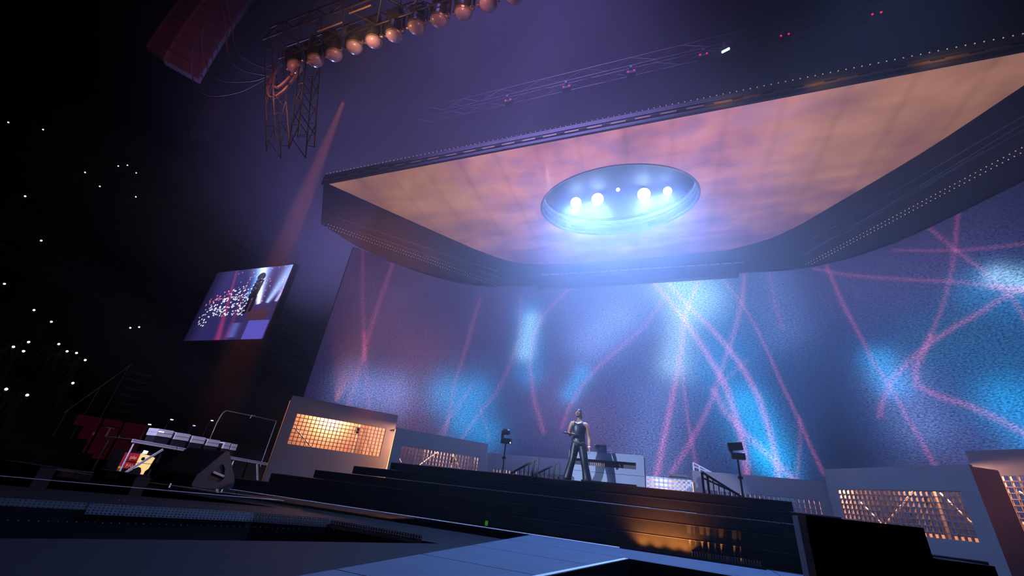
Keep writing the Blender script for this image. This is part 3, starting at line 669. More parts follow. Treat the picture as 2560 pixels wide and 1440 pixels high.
# white board pierced with two rows of oblong holes, between booth and right stair
pb = thing('pierced_board', 'white set board pierced with rows of oblong holes beside the booth', 'scenery board', (-1.1, 16.4, 0))
x0, x1 = -3.05, 0.86; nx = 26; cw = (x1 - x0) / nx
mb = MB(); rowsz = [1.76, 1.64, 1.54, 1.43, 1.32, 1.22, 1.11, 1.0]
strips = [(1.83, 1.755)] + [(a, a - 0.055) for a in (1.685, 1.545, 1.405, 1.265)]
face = MB().box(x0, x1, 16.4, 16.46, 0.0, 1.15).build('board_face', WHITE, pb)
hb0 = MB().box(x0, x1, 16.4, 16.44, 1.765, 1.83).build('cross_rail', WHITE, pb)
for k in range(1, 5): twin(hb0, dz=-0.135 * k)
vb0 = MB().box(x0, x0 + cw * 0.42, 16.4, 16.44, 1.15, 1.83).build('upright', WHITE, pb)
for k in range(1, nx + 1): twin(vb0, dx=(x1 - x0 - cw * 0.42) / nx * k)
MB().box(x0, x1, 16.9, 16.93, 0.0, 1.80).build('back_drape', DRAPE, pb)
lamp('board_light', 'POINT', (-0.1, 16.68, 1.68), None, 16, WARM, 0.05)
pk = thing('small_case', 'small dark case lying on top of the pierced white board', 'case', (0.42, 16.5, 1.83))
MB().box(0.12, 0.74, 16.38, 16.7, 1.83, 1.97).build('case_body', mat('case_grey', (0.10, 0.09, 0.10), 0.7), pk)
MB().box(0.14, 0.72, 16.36, 16.38, 1.88, 1.90).build('case_groove', BLACK, pk)

# ================================================================== stair rails
def stair_rail(label, top, low, z0, n, m, two=False, posts=2, name='stair_rail'):
    t = thing(name, label, 'railing', (top[0], top[1], z0))
    a, b = Vector(top), Vector(low)
    MB().bar(a, b, 0.045).build('handrail', m, t)
    if two: MB().bar(a - Vector((0, 0, 0.12)), b - Vector((0, 0, 0.0)) + (a - b) * 0.16, 0.035).build('handrail', m, t)
    for k in range(n):
        f = k / n; p = a.lerp(b, f); wd = 0.05 if k < posts else 0.022
        if p.z - z0 > 0.05: MB().bar((p.x, p.y, z0 + 0.001), (p.x, p.y, p.z), wd).build('baluster', m, t)
    return t
RAILB = mat('rail_black', (0.018, 0.018, 0.022), 0.45, 0.3)
stair_rail('black stair rail left of the singer, the one nearer the wall', (-2.79, 12.0, 1.70), (-3.60, 12.0, 1.26), 1.23, 6, RAILB)
stair_rail('black stair rail left of the singer, the one nearer the riser edge', (-3.13, 11.0, 1.69), (-3.84, 11.0, 1.26), 1.23, 6, RAILB)
stair_rail('black stair rail with a double handrail right of the booth', (0.81, 11.0, 1.68), (1.55, 11.0, 1.25), 1.23, 7, RAILB, two=True)
sr = stair_rail('pale stair rail rising behind the board right of the booth', (0.99, 17.0, 2.45), (1.95, 17.0, 1.98), 0.0, 5, mat('rail_pale', (0.5, 0.45, 0.45), 0.5), two=True)

# ================================================================== the booth
bo = thing('booth', 'pale grey console booth with a long dark slot across its front', 'booth', (-1.5, 12.6, 1.23))
BO = mat('booth_grey', (0.26, 0.33, 0.46), 0.6, noise=0.10, scale=2.5)
mb = MB()
X0, X1, YF, YB = -2.56, -0.51, 12.2, 12.95
for x_a, x_b, z_a, z_b in ((X0, X1, 1.872, 2.07), (-0.72, X1, 1.705, 1.872), (X0, X1, 1.556, 1.705), (X0, X1, 1.33, 1.548), (-0.72, X1, 1.23, 1.33), (X0, -2.2, 1.23, 1.33)):
    MB().box(x_a, x_b, YF, YF + 0.05, z_a, z_b).build('front_panel', BO, bo)
MB().box(X0, X1, YF + 0.05, YB, 2.03, 2.07).build('top_board', BO, bo)
MB().box(X1 - 0.04, X1, YF + 0.05, YB, 1.23, 2.03).build('side_panel', mat('booth_side', (0.22, 0.20, 0.24), 0.7), bo)
MB().box(X0, X0 + 0.04, YF + 0.05, YB, 1.23, 2.03).build('side_panel', mat('booth_side', (0, 0, 0)), bo)
MB().box(X0 + 0.04, X1 - 0.04, YF + 0.22, YF + 0.25, 1.23, 2.03).build('inner_back', mat('booth_inside', (0.07, 0.07, 0.09), 0.7), bo)
MB().box(X0 + 0.04, -0.72, YF + 0.05, YF + 0.22, 1.690, 1.704).build('slot_shelf', mat('booth_shelf', (0.30, 0.30, 0.35), 0.6), bo)
v0 = MB().box(-1.96, -1.945, YF + 0.14, YF + 0.15, 1.715, 1.80).build('slot_lamp', glow('slot_lamp', (0.9, 0.75, 0.85), 0.4), bo)
for k in range(1, 8): twin(v0, dx=0.052 * k)
lp = thing('laptop', 'open dark laptop standing on top of the pale booth', 'laptop', (-1.7, 12.5, 2.07))
MB().box(-1.88, -1.52, 12.38, 12.62, 2.07, 2.085).build('keyboard_base', BLACK, lp)
MB().obox((-1.70, 12.37, 2.19), (0.18, 0, 0), (0, 0.006, 0), (0, -0.03, 0.105)).build('screen_lid', mat('laptop_lid', (0.05, 0.05, 0.06), 0.4), lp)
MB().box(-1.86, -1.54, 12.333, 12.341, 2.278, 2.287).build('lid_edge', ALU, lp)
gd = thing('desk_microphone', 'small desk microphone on a thin curved neck beside the laptop', 'microphone', (-1.42, 12.4, 2.07))
MB().lathe((-1.42, 12.4, 2.07), [(0.05, 0), (0.05, 0.015), (0.02, 0.03)], 12).build('foot', WHITE, gd)
MB().tube(spline([(-1.62, 12.38, 2.075), (-1.58, 12.38, 2.13), (-1.50, 12.39, 2.155), (-1.43, 12.4, 2.15)], 5), 0.008, 6).build('neck', STEEL, gd)
MB().obox((-1.42, 12.4, 2.15), (0.035, 0, 0), (0, 0.035, 0), (0, 0, 0.055)).build('head', mat('mic_pale', (0.6, 0.6, 0.65), 0.4), gd)
MB().obox((-1.445, 12.36, 2.175), (0.012, 0, 0), (0, 0.004, 0), (0, 0, 0.012)).build('red_key', glow('red_key', (1, 0.05, 0.03), 0.8), gd)

# ================================================================== lamp stands at the back edge of the riser
def lamp_stand(label, x, y, ztop, flip, double):
    t = thing('lamp_stand', label, 'lamp stand', (x, y, 1.23))
    MB().lathe((x, y, 1.23), [(0.16, 0.0), (0.16, 0.02), (0.03, 0.04)], 14).build('base_plate', RAILB, t)
    MB().tube([(x, y, 1.26), (x, y, ztop)], 0.022, 8).build('pole', RAILB, t)
    MB().box(x - 0.05, x + 0.05, y - 0.04, y + 0.04, 1.66, 1.72).build('collar', RAILB, t)
    s = -1 if flip else 1
    MB().box(x - 0.13, x + 0.17, y - 0.08, y + 0.08, ztop, ztop + 0.14).build('lamp_base', RAILB, t)
    MB().box(x - 0.14, x - 0.09, y - 0.06, y + 0.06, ztop + 0.14, ztop + 0.36).build('yoke_arm', RAILB, t)
    if double:
        MB().obox((x - 0.02, y, ztop + 0.29), (0.16, 0, 0.02), (0, 0.09, 0), (-0.01, 0, 0.085)).build('lamp_head', RAILB, t)
    else:
        MB().lathe((x - 0.12, y, ztop + 0.33), [(0.05, 0.0), (0.09, 0.03), (0.09, 0.16), (0.06, 0.22)], 12, 'x').build('lamp_head', RAILB, t)
    return t
ls = lamp_stand('black lamp stand with a hooked head left of the stair rails', -4.38, 11.8, 2.08, False, False)
MB().ball((-4.20, 11.70, 2.10), 0.018, 8, 6).build('indicator', glow('stand_indicator', (0.7, 0.8, 1), 4), ls)
lamp_stand('black lamp stand with two stacked boxes by the right stair rail', 1.705, 11.8, 2.10, True, True)

# ================================================================== floor monitors
def big_wedge(label, x, y, yaw, L, H, W, cut=True):
    t = thing('floor_monitor', label, 'loudspeaker', (x, y, 0)); t.rotation_euler = (0, 0, yaw)
    # profile in (depth, height): a rounded triangle, extruded along the length
    prof = [(-0.50, 0.06), (-0.44, 0.0), (0.42, 0.0), (0.52, 0.07), (0.50, 0.24), (0.08, 0.98), (0.02, 1.0), (-0.03, 0.96), (-0.47, 0.30)]
    prof = [(a * W, b * H) for a, b in prof]
    def slab(x0, x1, pr, name, m, hole=None):
        mb = MB(); n = len(pr); vs = [(x0, a, b) for a, b in pr] + [(x1, a, b) for a, b in pr]
        fs = [tuple(range(n)), tuple(range(n, 2 * n))[::-1]] + [(i, (i + 1) % n, n + (i + 1) % n, n + i) for i in range(n)]
        mb.add(vs, fs); o = mb.build(name, m, t, off=(0, 0, 0)); return o
    NAVY = mat('cabinet_black', (0.028, 0.030, 0.042), 0.55, noise=0.2, spec=0.4)
    slab(-L, -0.06, [(a * 0.985, b * 0.985 + 0.004) for a, b in prof], 'cabinet', mat('cabinet_dark', (0.012, 0.012, 0.016), 0.7), None)
    # end plate with two grip openings: a ring of the profile and the bar between the openings
    inner = [(-0.20, 0.20), (0.12, 0.17), (0.20, 0.26), (0.14, 0.52), (0.05, 0.64), (-0.04, 0.58), (-0.20, 0.30)]
    inner = [(a * W, b * H) for a, b in inner]
    bm = bmesh.new()
    ov = [bm.verts.new((0, a, b)) for a, b in prof]; hv = [bm.verts.new((0, a, b)) for a, b in inner]
    ed = [bm.edges.new((ov[i], ov[(i + 1) % len(ov)])) for i in range(len(ov))] + [bm.edges.new((hv[i], hv[(i + 1) % len(hv)])) for i in range(len(hv))]
    bmesh.ops.triangle_fill(bm, use_beauty=True, use_dissolve=False, edges=ed)
    r = bmesh.ops.extrude_face_region(bm, geom=bm.faces[:])
    for e in r['geom']:
        if isinstance(e, bmesh.types.BMVert): e.co.x -= 0.06
    bmesh.ops.recalc_face_normals(bm, faces=bm.faces)
    me = bpy.data.meshes.new('end_plate'); bm.to_mesh(me); bm.free()
    mesh_object('end_plate', me, NAVY, t, False)
    MB().bar((-0.02, -0.12 * W, 0.42 * H), (-0.02, 0.18 * W, 0.33 * H), 0.05, 0.06).build('grip_bar', mat('grip_metal', (0.5, 0.5, 0.55), 0.4, 0.5), t, off=(0, 0, 0))
    MB().bar((-0.03, -0.18 * W, 0.185 * H), (-0.03, 0.10 * W, 0.155 * H), 0.04, 0.03).build('grip_lip', mat('grip_metal', (0, 0, 0)), t, off=(0, 0, 0))
    MB().box(-L * 0.9, -0.3, -0.49 * W, -0.47 * W, 0.05 * H, 0.25 * H).build('grille', DARK, t, off=(0, 0, 0))
    return t
big_wedge('large dark floor wedge with grip openings in its end, left of the riser', -12.9, 9.80, R(-8), 2.3, 1.07, 1.2)
sp = thing('side_speaker', 'big black loudspeaker cabinet close by at the lower right corner', 'loudspeaker', (1.7, 5.4, -1.2))
SPM = mat('speaker_black', (0.006, 0.006, 0.008), 0.8, spec=0.15)
MB().prism([(1.235, 5.02), (2.105, 5.02), (2.18, 5.6), (1.30, 5.6)], -1.2, 0.905).build('cabinet', SPM, sp)
MB().prism([(1.19, 5.12), (1.228, 5.03), (1.29, 5.6), (1.25, 5.6)], -1.2, 0.90).build('lit_side_face', mat('speaker_side_lit', (0.05, 0.048, 0.062), 0.6), sp)  # paler colour for the side face that catches the light
MB().box(1.26, 2.09, 5.0, 5.018, -1.1, 0.86).build('grille', SPM, sp)
s2 = thing('side_speaker', 'lower black loudspeaker cabinet at the lower right, right of the taller one', 'loudspeaker', (2.33, 5.3, -1.2))
MB().box(2.135, 2.475, 4.98, 5.5, -1.2, 0.68).build('cabinet', SPM, s2)
MB().box(2.15, 2.46, 4.965, 4.98, -1.1, 0.64).build('grille', SPM, s2)

# ================================================================== aluminium platform at the side of the stage
def pz(y): return 1.17 - 0.042 * (y - 10.83)
pf = thing('side_platform', 'aluminium stage platform on legs, carrying a row of white cases', 'platform', (-20, 14, -1.2))
PX = -19.5
def raked(mb, x0, x1, y0, y1, za, zb):
    v = [(x, y, pz(y) + z) for z in (za, zb) for y in (y0, y1) for x in (x0, x1)]
    return mb.add(v, [(0, 2, 3, 1), (4, 5, 7, 6), (0, 1, 5, 4), (2, 6, 7, 3), (0, 4, 6, 2), (1, 3, 7, 5)])
raked(MB(), PX - 1.8, PX - 0.05, 10.83, 17.75, -0.03, 0.0).build('platform_top', DARK, pf)
for y0, y1 in ((10.83, 12.55), (12.6, 14.3), (14.35, 16.05), (16.1, 17.75)):
    raked(MB(), PX - 0.06, PX, y0, y1, -0.045, 0.0).build('edge_rail', ALU, pf)
    raked(MB(), PX - 0.05, PX + 0.015, y0, y1, -0.125, -0.06).build('edge_rail', ALU, pf)
for y in (10.95, 13.0, 15.40, 17.55):
    for x in (PX - 0.05, PX - 1.7):
        MB().tube([(x, y, -1.2), (x, y, pz(y) - 0.12)], 0.032, 8).build('leg', ALU if x > PX - 1 else BLACK, pf)  # rear legs coloured black to take their brightness away under the platform
for p, q in (((12.05, 0.93), (10.6, -0.55)), ((16.7, 0.78), (17.2, -0.2)), ((14.3, 0.80), (15.2, -0.6))):
    MB().bar((PX, p[0], p[1]), (PX, q[0], q[1]), 0.05, 0.075).build('brace', ALU, pf)
CASEW = mat('case_white', (0.62, 0.62, 0.66), 0.5, noise=0.08)
cases = []
lab = ['first white case on the side platform, with small white lights on its front', 'second white case on the side platform, next to the one with lights',
       'third white case on the side platform, of four wide ones', 'fourth and last wide white case on the side platform', 'first narrow white case, just after the gap on the side platform', 'last narrow white case at the far end of the side platform']
for k, (y0, y1) in enumerate(((11.9, 12.52), (12.65, 13.28), (13.4, 14.01), (14.15, 14.75), (15.02, 15.34), (15.41, 15.72))):
    zb = pz((y0 + y1) / 2) + 0.30 - 0.025 * k * 0
    t = thing('white_case', lab[k], 'case', (-20.4, (y0 + y1) / 2, pz(y0)), 'white cases on the side platform')
    MB().box(-20.75, -20.1, y0, y1, zb, zb + 0.135).build('lower_shell', CASEW, t)
    lid = MB().box(-20.75, -20.1, y0, y1, zb + 0.145, zb + 0.285).build('lid', CASEW, t)
    MB().box(-20.74, -20.09, y0 + 0.01, y1 - 0.01, zb + 0.132, zb + 0.148).build('seam_strip', mat('seam_brown', (0.35, 0.20, 0.09), 0.6), t)
    MB().box(-20.72, -20.13, y0 + 0.02, y1 - 0.02, pz(y0) - 0.02, zb).build('stand_block', DARK, t)
    if k == 0:
        for a in (0.04, 0.10, 0.19): MB().box(-20.1, -20.085, y0 + a, y0 + a + 0.05, zb + 0.16, zb + 0.185).build('indicator', glow('case_indicator', (1, 1, 1), 5), lid)
for (y, z), col, lab_ in (((11.8, 1.82), (1, 0.9, 0.75), 'tiny white working light above the first white case'), ((12.56, 2.16), (0.7, 0.75, 1), 'tiny pale light high above the gap of the first two white cases'),
                          ((14.34, 2.44), (1.0, 0.8, 0.75), 'tiny pale light highest above the row of white cases'), ((13.62, 2.08), (0.3, 0.3, 1), 'tiny blue light above the third white case')):
    t = thing('gooseneck_light', lab_, 'small lamp', (-20.6, y, pz(y)))
    MB().tube(spline([(-20.9, y + 0.05, pz(y)), (-20.9, y + 0.05, z - 0.2), (-20.7, y, z + 0.01)], 4), 0.010, 5).build('neck', BLACK, t)
    MB().obox((-20.66, y, z), (0.03, 0, 0), (0, 0.045, 0), (0, 0, 0.02)).build('lamp_head', glow('gooseneck_%.2f' % z, col, 2.2), t)
gr = thing('guard_rail', 'thin grey guard rail along the back of the side platform', 'railing', (-20.9, 16.5, 1.0))
GRM = mat('rail_grey', (0.42, 0.36, 0.36), 0.5, 0.4)
MB().tube(spline([(-21.2, 15.0, 2.45), (-21.2, 15.15, 3.0), (-21.2, 15.7, 3.08), (-21.2, 18.4, 3.12)], 5), 0.022, 8).build('top_tube', GRM, gr)
MB().tube([(-21.2, 15.0, 0.95), (-21.2, 15.0, 2.46)], 0.022, 8).build('post', GRM, gr)
MB().tube([(-21.2, 18.4, -1.2), (-21.2, 18.4, 3.12)], 0.022, 8).build('post', GRM, gr)
MB().tube([(-21.2, 16.7, 2.96), (-21.2, 16.72, 3.12), (-21.2, 16.95, 3.13)], 0.03, 6).build('clamp', GRM, gr)
# lit vending front glimpsed under the platform
vf = thing('vending_front', 'red and cream lit vending front glimpsed under the side platform', 'vending stand', (-22.2, 12.8, -1.2))
RED = mat('sign_red', (0.55, 0.03, 0.06), 0.5, emit=(0.5, 0.02, 0.045), strength=0.28)
CREAM = glow('sign_cream', (1.0, 0.70, 0.30), 0.95)
MB().box(-22.6, -22.25, 11.8, 13.6, -1.2, 0.75).build('cabinet', BLACK, vf)
MB().box(-22.25, -22.22, 12.26, 12.68, 0.32, 0.66).build('red_panel', RED, vf)
MB().box(-22.25, -22.22, 12.26, 12.68, 0.03, 0.29).build('red_panel', RED, vf)
MB().box(-22.25, -22.22, 12.10, 12.17, -0.25, 0.66).build('red_strip', RED, vf)
LET = mat('sign_letters', (0.6, 0.35, 0.25), 0.5, emit=(0.6, 0.33, 0.22), strength=0.5)
lettering('letters', 'ple', 0.21, LET, vf, (-22.21, 12.47, 0.42), (R(90), 0, R(90)))
lettering('letters', 'FA)', 0.19, LET, vf, (-22.21, 12.47, 0.09), (R(90), 0, R(90)))
MB().ball((-22.22, 12.58, 0.0), 0.06, 10, 6, (0.4, 1.5, 0.7)).build('yellow_spot', glow('sign_yellow', (0.55, 0.50, 0.02), 0.6), vf)
MB().ball((-22.22, 12.13, 0.06), 0.05, 10, 6, (0.4, 1.0, 0.9)).build('yellow_spot', glow('sign_yellow', (0, 0, 0), 0), vf)
def plate(pts, name, m, x0=-22.24, x1=-22.205):
    mb = MB(); n = len(pts); vs = [(x0, a, b) for a, b in pts] + [(x1, a, b) for a, b in pts]
    mb.add(vs, [tuple(range(n)), tuple(range(n, 2 * n))[::-1]] + [(i, (i + 1) % n, n + (i + 1) % n, n + i) for i in range(n)])
    return mb.build(name, m, vf)
plate([(12.70, 0.30), (13.30, 0.30), (13.34, 0.55), (13.12, 0.62), (12.70, 0.68)], 'cream_panel', CREAM)
plate([(12.70, 0.05), (12.70, 0.28), (13.30, 0.28), (13.28, 0.10), (13.18, -0.02), (13.16, -0.36), (13.07, -0.36), (13.06, -0.05), (12.98, 0.10), (12.84, 0.14)], 'cream_panel', CREAM)
plate([(12.74, 0.68), (12.92, 0.68), (12.94, 0.80), (12.76, 0.82)], 'white_lamp', glow('sign_white', (1, 0.96, 0.92), 2.0))
MB().lathe((-22.19, 12.86, 0.47), [(0.07, -0.012), (0.07, 0.012)], 12, 'x').build('dark_window', BLACK, vf)
vf.location.y += 0.22
# dark red banner with a T sign at the edge of the hall
bn = thing('wall_banner', 'dim dark red banner with a pale letter T beside the platform', 'banner', (-28, 14, -1.2))
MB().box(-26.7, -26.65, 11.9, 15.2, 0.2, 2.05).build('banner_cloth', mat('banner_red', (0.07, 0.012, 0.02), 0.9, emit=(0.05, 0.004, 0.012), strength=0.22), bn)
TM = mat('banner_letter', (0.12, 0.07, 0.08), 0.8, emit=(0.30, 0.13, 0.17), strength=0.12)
lettering('letter', 'T', 0.72, TM, bn, (-26.63, 13.55, 1.22), (R(90), 0, R(90)))
for dy in (-0.5, 0.5): MB().box(-26.65, -26.62, 13.55 + dy - 0.08, 13.55 + dy + 0.08, 1.22, 1.36).build('letter_dot', TM, bn)

# ================================================================== the hanging screen
jb = thing('hanging_screen', 'hanging video screen at the left showing a singer before phone lights', 'screen', (-22.1, 14, 11.2))
MB().box(-25.3, -18.95, 14.03, 14.35, 6.42, 11.06).build('screen_case', BLACK, jb)
for x in (-24.3, -20.0): MB().tube([(x, 14.2, 11.05), (x, 14.2, 38)], 0.02, 6).build('hanging_cable', STEEL, jb)
nu, nv = 260, 190
u = np.linspace(0, 1, nu); v = np.linspace(0, 1, nv); U, V = np.meshgrid(u, v)
P = np.zeros(U.shape + (3,)); P += np.array([0.020, 0.016, 0.085])
P += (0.10 * np.exp(-((V - 1) / 0.35) ** 2) * (0.3 + 0.7 * U))[..., None] * np.array([0.25, 0.25, 1.0])
def cone(u0, v0, u1, v1, w0, w1, c, k):
    t = ((U - u0) * (u1 - u0) + (V - v0) * (v1 - v0)) / ((u1 - u0) ** 2 + (v1 - v0) ** 2)
    dx = np.abs((U - u0) - t * (u1 - u0)); wd = w0 + (w1 - w0) * np.clip(t, 0, 1.3)
    return (k * np.exp(-(dx / wd) ** 2) * (t > -0.02) * np.exp(-0.25 * t))[..., None] * np.array(c)
P += cone(.765, .47, .62, 1.0, .02, .09, (.25, .45, 1.0), 1.0) + cone(.765, .47, .68, .8, .018, .04, (1, .8, .9), .8)
P += cone(.60, .55, .66, 1.05, .03, .08, (.10, .35, 1.0), .7)
P += cone(.87, .48, .99, .9, .018, .075, (.35, .5, 1.0), 1.0) + cone(.97, .49, 1.06, .85, .015, .05, (.6, .5, 1.0), .8)
P += cone(.45, .0, .36, .5, .035, .02, (.65, .04, .10), .32) + cone(.55, .0, .52, .55, .03, .02, (.4, .03, .08), .18)
P[(V < .24) & (U > .74) & (U < .985)] += np.array([0.05, 0.05, 0.30])
P += (0.25 * np.exp(-((U - .60) / .045) ** 2) * (V < .22) * (V > .03))[..., None] * np.array([.2, .3, 1.0])
def dark(mask, k=0.04): P[mask] *= k
dark(((U - .655) / .05) ** 2 + ((V - .86) / .062) ** 2 < 1)                                     # the singer's head in the picture
dark((np.abs(U - .655 - (V - .7) * 0.05) < .055 - .03 * np.abs(V - .70)) & (V > .56) & (V < .81))
dark((np.abs(U - .63) < .022) & (V > .34) & (V < .58)); dark((np.abs(U - .69) < .02) & (V > .36) & (V < .58))
dark((U > .70) & (U < .93) & (V > .25) & (V < .38), .10); P[(U > .70) & (U < .93) & (V > .25) & (V < .38)] += np.array([.035, .015, .022])
for k in range(230):
    uu = rng.uniform(.06, .62); top = .72 - 1.1 * (uu - .45) ** 2 if uu < .45 else .76
    vv = rng.uniform(.20 if uu < .2 else .32, max(.34, top)); hot = vv > top - .12 and uu < .35
    P += (rng.uniform(.8, 2.2) * np.exp(-(((U - uu) / .006) ** 2 + ((V - vv) / .006) ** 2)))[..., None] * np.array((1.0, .25, .4) if hot else (.85, .85, 1.0))
for k in range(60):
    uu, vv = rng.uniform(.3, 1), rng.uniform(.5, 1)
    P += (rng.uniform(.3, 1.0) * np.exp(-(((U - uu) / .006) ** 2 + ((V - vv) / .006) ** 2)))[..., None] * np.array((.9, .5, .9))
P *= (0.35 + 0.65 * np.clip((U - 0.03) / 0.14, 0, 1))[..., None]
colour_grid('screen', -25.17 + 6.13 * U, np.full(U.shape, 14.0), 6.52 + 4.46 * V, P, led_material('hanging_screen_picture', 0.05, 60, 60, 1.35), jb, np.stack([U, V], -1))

# ================================================================== the stands and the people with their phone lights
STAND = mat('stand_concrete', (0.035, 0.028, 0.026), 0.9, noise=0.2)
ls_ = thing('lower_stand', 'dark lower stand of stepped rows on the left, this side of the aisle', 'stand', (-30, 5, -1.2))
for k in range(26):
    MB().box(-23.3 - 0.9 * (k + 1), -23.3 - 0.9 * k, -14, 11.75, -1.2, 0.45 + 0.54 * k).build('row_step', STAND, ls_)
fs2 = thing('far_stand', 'dark far stand of stepped rows beyond the aisle, behind the red banner', 'stand', (-30, 20, -1.2))
for k in range(22):
    MB().box(-26.75 - 0.9 * (k + 1), -26.75 - 0.9 * k, 12.85, 32, -1.2, 2.35 + 0.54 * k).build('row_step', STAND, fs2)
us_ = thing('upper_stand', 'dark upper stand high on the left of the hall', 'stand', (-42, 5, 9))
for k in range(18):
    MB().box(-33.4 - 0.9 * (k + 1), -33.4 - 0.9 * k, -14, 32, 9.0 + 0.9 * k, 9.42 + 0.9 * k).build('row_step', STAND, us_)
sr_ = thing('aisle_rail', 'thin brass coloured rail climbing the dark lower stand', 'railing', (-24, 11, 1))
BR = mat('brass_rail', (0.5, 0.34, 0.2), 0.4, 0.6)
MB().tube([(-24.0, 10.35, 1.89), (-24.0, 11.72, 4.46)], 0.018, 6).build('handrail', mat('brass_rail', (0, 0, 0)), sr_)
for f in (0.05, 0.5, 0.95): MB().tube([(-24.0, 10.35 + 1.37 * f, 0.9), (-24.0, 10.35 + 1.37 * f, 1.89 + 2.57 * f)], 0.014, 6).build('post', BR, sr_)
st_ = thing('aisle_steps', 'dim open steps leading up between stand and stage', 'steps', (-24, 12.4, 1))
for k in range(8): MB().box(-24.3, -24.0, 11.9, 12.75, 1.6 + 0.36 * k, 1.64 + 0.36 * k).build('tread', mat('step_grey', (0.16, 0.13, 0.15), 0.7), st_)
for y in (11.9, 12.75): MB().bar((-24.2, y, -1.19), (-24.2, y, 4.3), 0.06).build('stringer', BLACK, st_)

def skin_mesh(name, chains, sub=1):
    """one continuous surface grown along connected joints: chains = [(points with radii)], joined where points coincide"""
    vs, rs, es, key = [], [], [], {}
    for ch in chains:
        prev = None
        for (x, y, z, *r) in ch:
            k = (round(x, 4), round(y, 4), round(z, 4))
            if k not in key: key[k] = len(vs); vs.append((x, y, z)); rs.append((r[0], r[1] if len(r) > 1 else r[0]))
            i = key[k]
            if prev is not None and prev != i: es.append((prev, i))
            prev = i
    me = bpy.data.meshes.new(name); me.from_pydata(vs, es, []); o = bpy.data.objects.new(name, me); COL.objects.link(o)
    md = o.modifiers.new('skin', 'SKIN'); md.use_smooth_shade = True
    for i, sv in enumerate(me.skin_vertices[0].data): sv.radius = rs[i]; sv.use_root = (i == 0)
    s_ = o.modifiers.new('sub', 'SUBSURF'); s_.levels = sub; s_.render_levels = sub
    dg = bpy.context.evaluated_depsgraph_get(); out = bpy.data.meshes.new_from_object(o.evaluated_get(dg))
    bpy.data.objects.remove(o); return out

FAN = mat('fan_cloth', (0.045, 0.035, 0.035), 0.9)
fan = bpy.data.objects.new('spectator', None); COL.objects.link(fan)
fme = skin_mesh('body', [[(0, 0, .95, .15, .11), (0, 0, 1.15, .15, .10), (0, 0, 1.38, .19, .11), (0, 0, 1.50, .06), (0, .02, 1.58, .055), (0, .03, 1.68, .09, .10), (0, .03, 1.77, .07)],
    [(0, 0, .95, .15, .11), (.10, 0, .88, .10), (.11, .02, .48, .07), (.11, 0, .06, .05), (.11, .14, .03, .045)], [(0, 0, .95, .15, .11), (-.10, 0, .88, .10), (-.11, .02, .48, .07), (-.11, 0, .06, .05), (-.11, .14, .03, .045)],
    [(0, 0, 1.38, .19, .11), (.21, 0, 1.40, .065), (.27, .03, 1.13, .05), (.24, .18, .95, .04), (.23, .25, .90, .035)], [(0, 0, 1.38, .19, .11), (-.21, 0, 1.40, .065), (-.30, .14, 1.24, .05), (-.22, .32, 1.47, .04), (-.20, .36, 1.55, .04)]], 1)
fb = mesh_object('body', fme, FAN, fan)
PALM = (-.20, .38, 1.60)

phone = bpy.data.objects.new('phone', None); COL.objects.link(phone)
pcase = MB().box(-.037, .037, -.006, .006, -.075, .075).build('phone_case', BLACK, phone, off=(0, 0, 0))
MB().lathe((0, 0, 0.035), [(0.03, 0.006), (0.045, 0.02), (0.03, 0.045)], 12, 'y').build('flash', glow('phone_flash', (1.0, 0.72, 0.46), 9), pcase, off=(0, 0, 0))
FANS = [(-42.47, 6.41, 20.47, 'highest light at the far left edge'), (-44.25, 8.2, 22.25, 'bright light high in the upper stand, near the edge'),
 (-45.79, 13.46, 23.79, 'upper left light of the square of four'), (-46.96, 14.3, 24.96, 'topmost light of the square of four, upper stand'),
 (-46.6, 15.04, 24.6, 'right light of the square of four in the upper stand'), (-41.82, 10.94, 19.82, 'light just left of the square of four'),
 (-41.1, 11.92, 19.1, 'light just below the square of four'), (-42.57, 14.66, 20.57, 'lowest light on the right of the upper stand'),
 (-35.8, 7.93, 13.8, 'small bluish light alone below the upper stand edge'), (-33.64, 9.12, 11.07, 'bright light alone in the dark middle'),
 (-32.44, 8.69, 7.86, 'light at the very left edge, level with the screen'), (-34.63, 10.29, 9.18, 'light beside the one at the very left edge'),
 (-30.44, 9.65, 6.67, 'light midway between the screen-level pair and the greenish one'), (-29.73, 10.26, 6.24, 'greenish yellow light in the lower stand'),
 (-32.28, 14.65, 7.77, 'left one of the close pair nearest the hanging screen'), (-32.88, 15.35, 8.13, 'right one of the close pair nearest the hanging screen'),
 (-27.05, 9.07, 4.63, 'topmost light of the triangle of three low in the stand'), (-26.3, 8.49, 4.18, 'left light of the triangle of three low in the stand'),
 (-26.14, 8.8, 4.09, 'lowest light of the triangle of three low in the stand'), (-27.62, 10.25, 4.97, 'small first light of the slanting row of four'),
 (-27.14, 10.5, 4.68, 'second light of the slanting row of four'), (-27.22, 10.89, 4.73, 'third light of the slanting row of four'),
 (-26.75, 11.16, 4.45, 'last and brightest light of the slanting row of four'), (-24.49, 10.27, 3.1, 'light alone below the slanting row of four'),
 (-23.16, 8.01, 2.29, 'bright light at the left edge above the stage'), (-23.02, 8.59, 2.21, 'lowest light of the crowd, beside a pale shirt')]
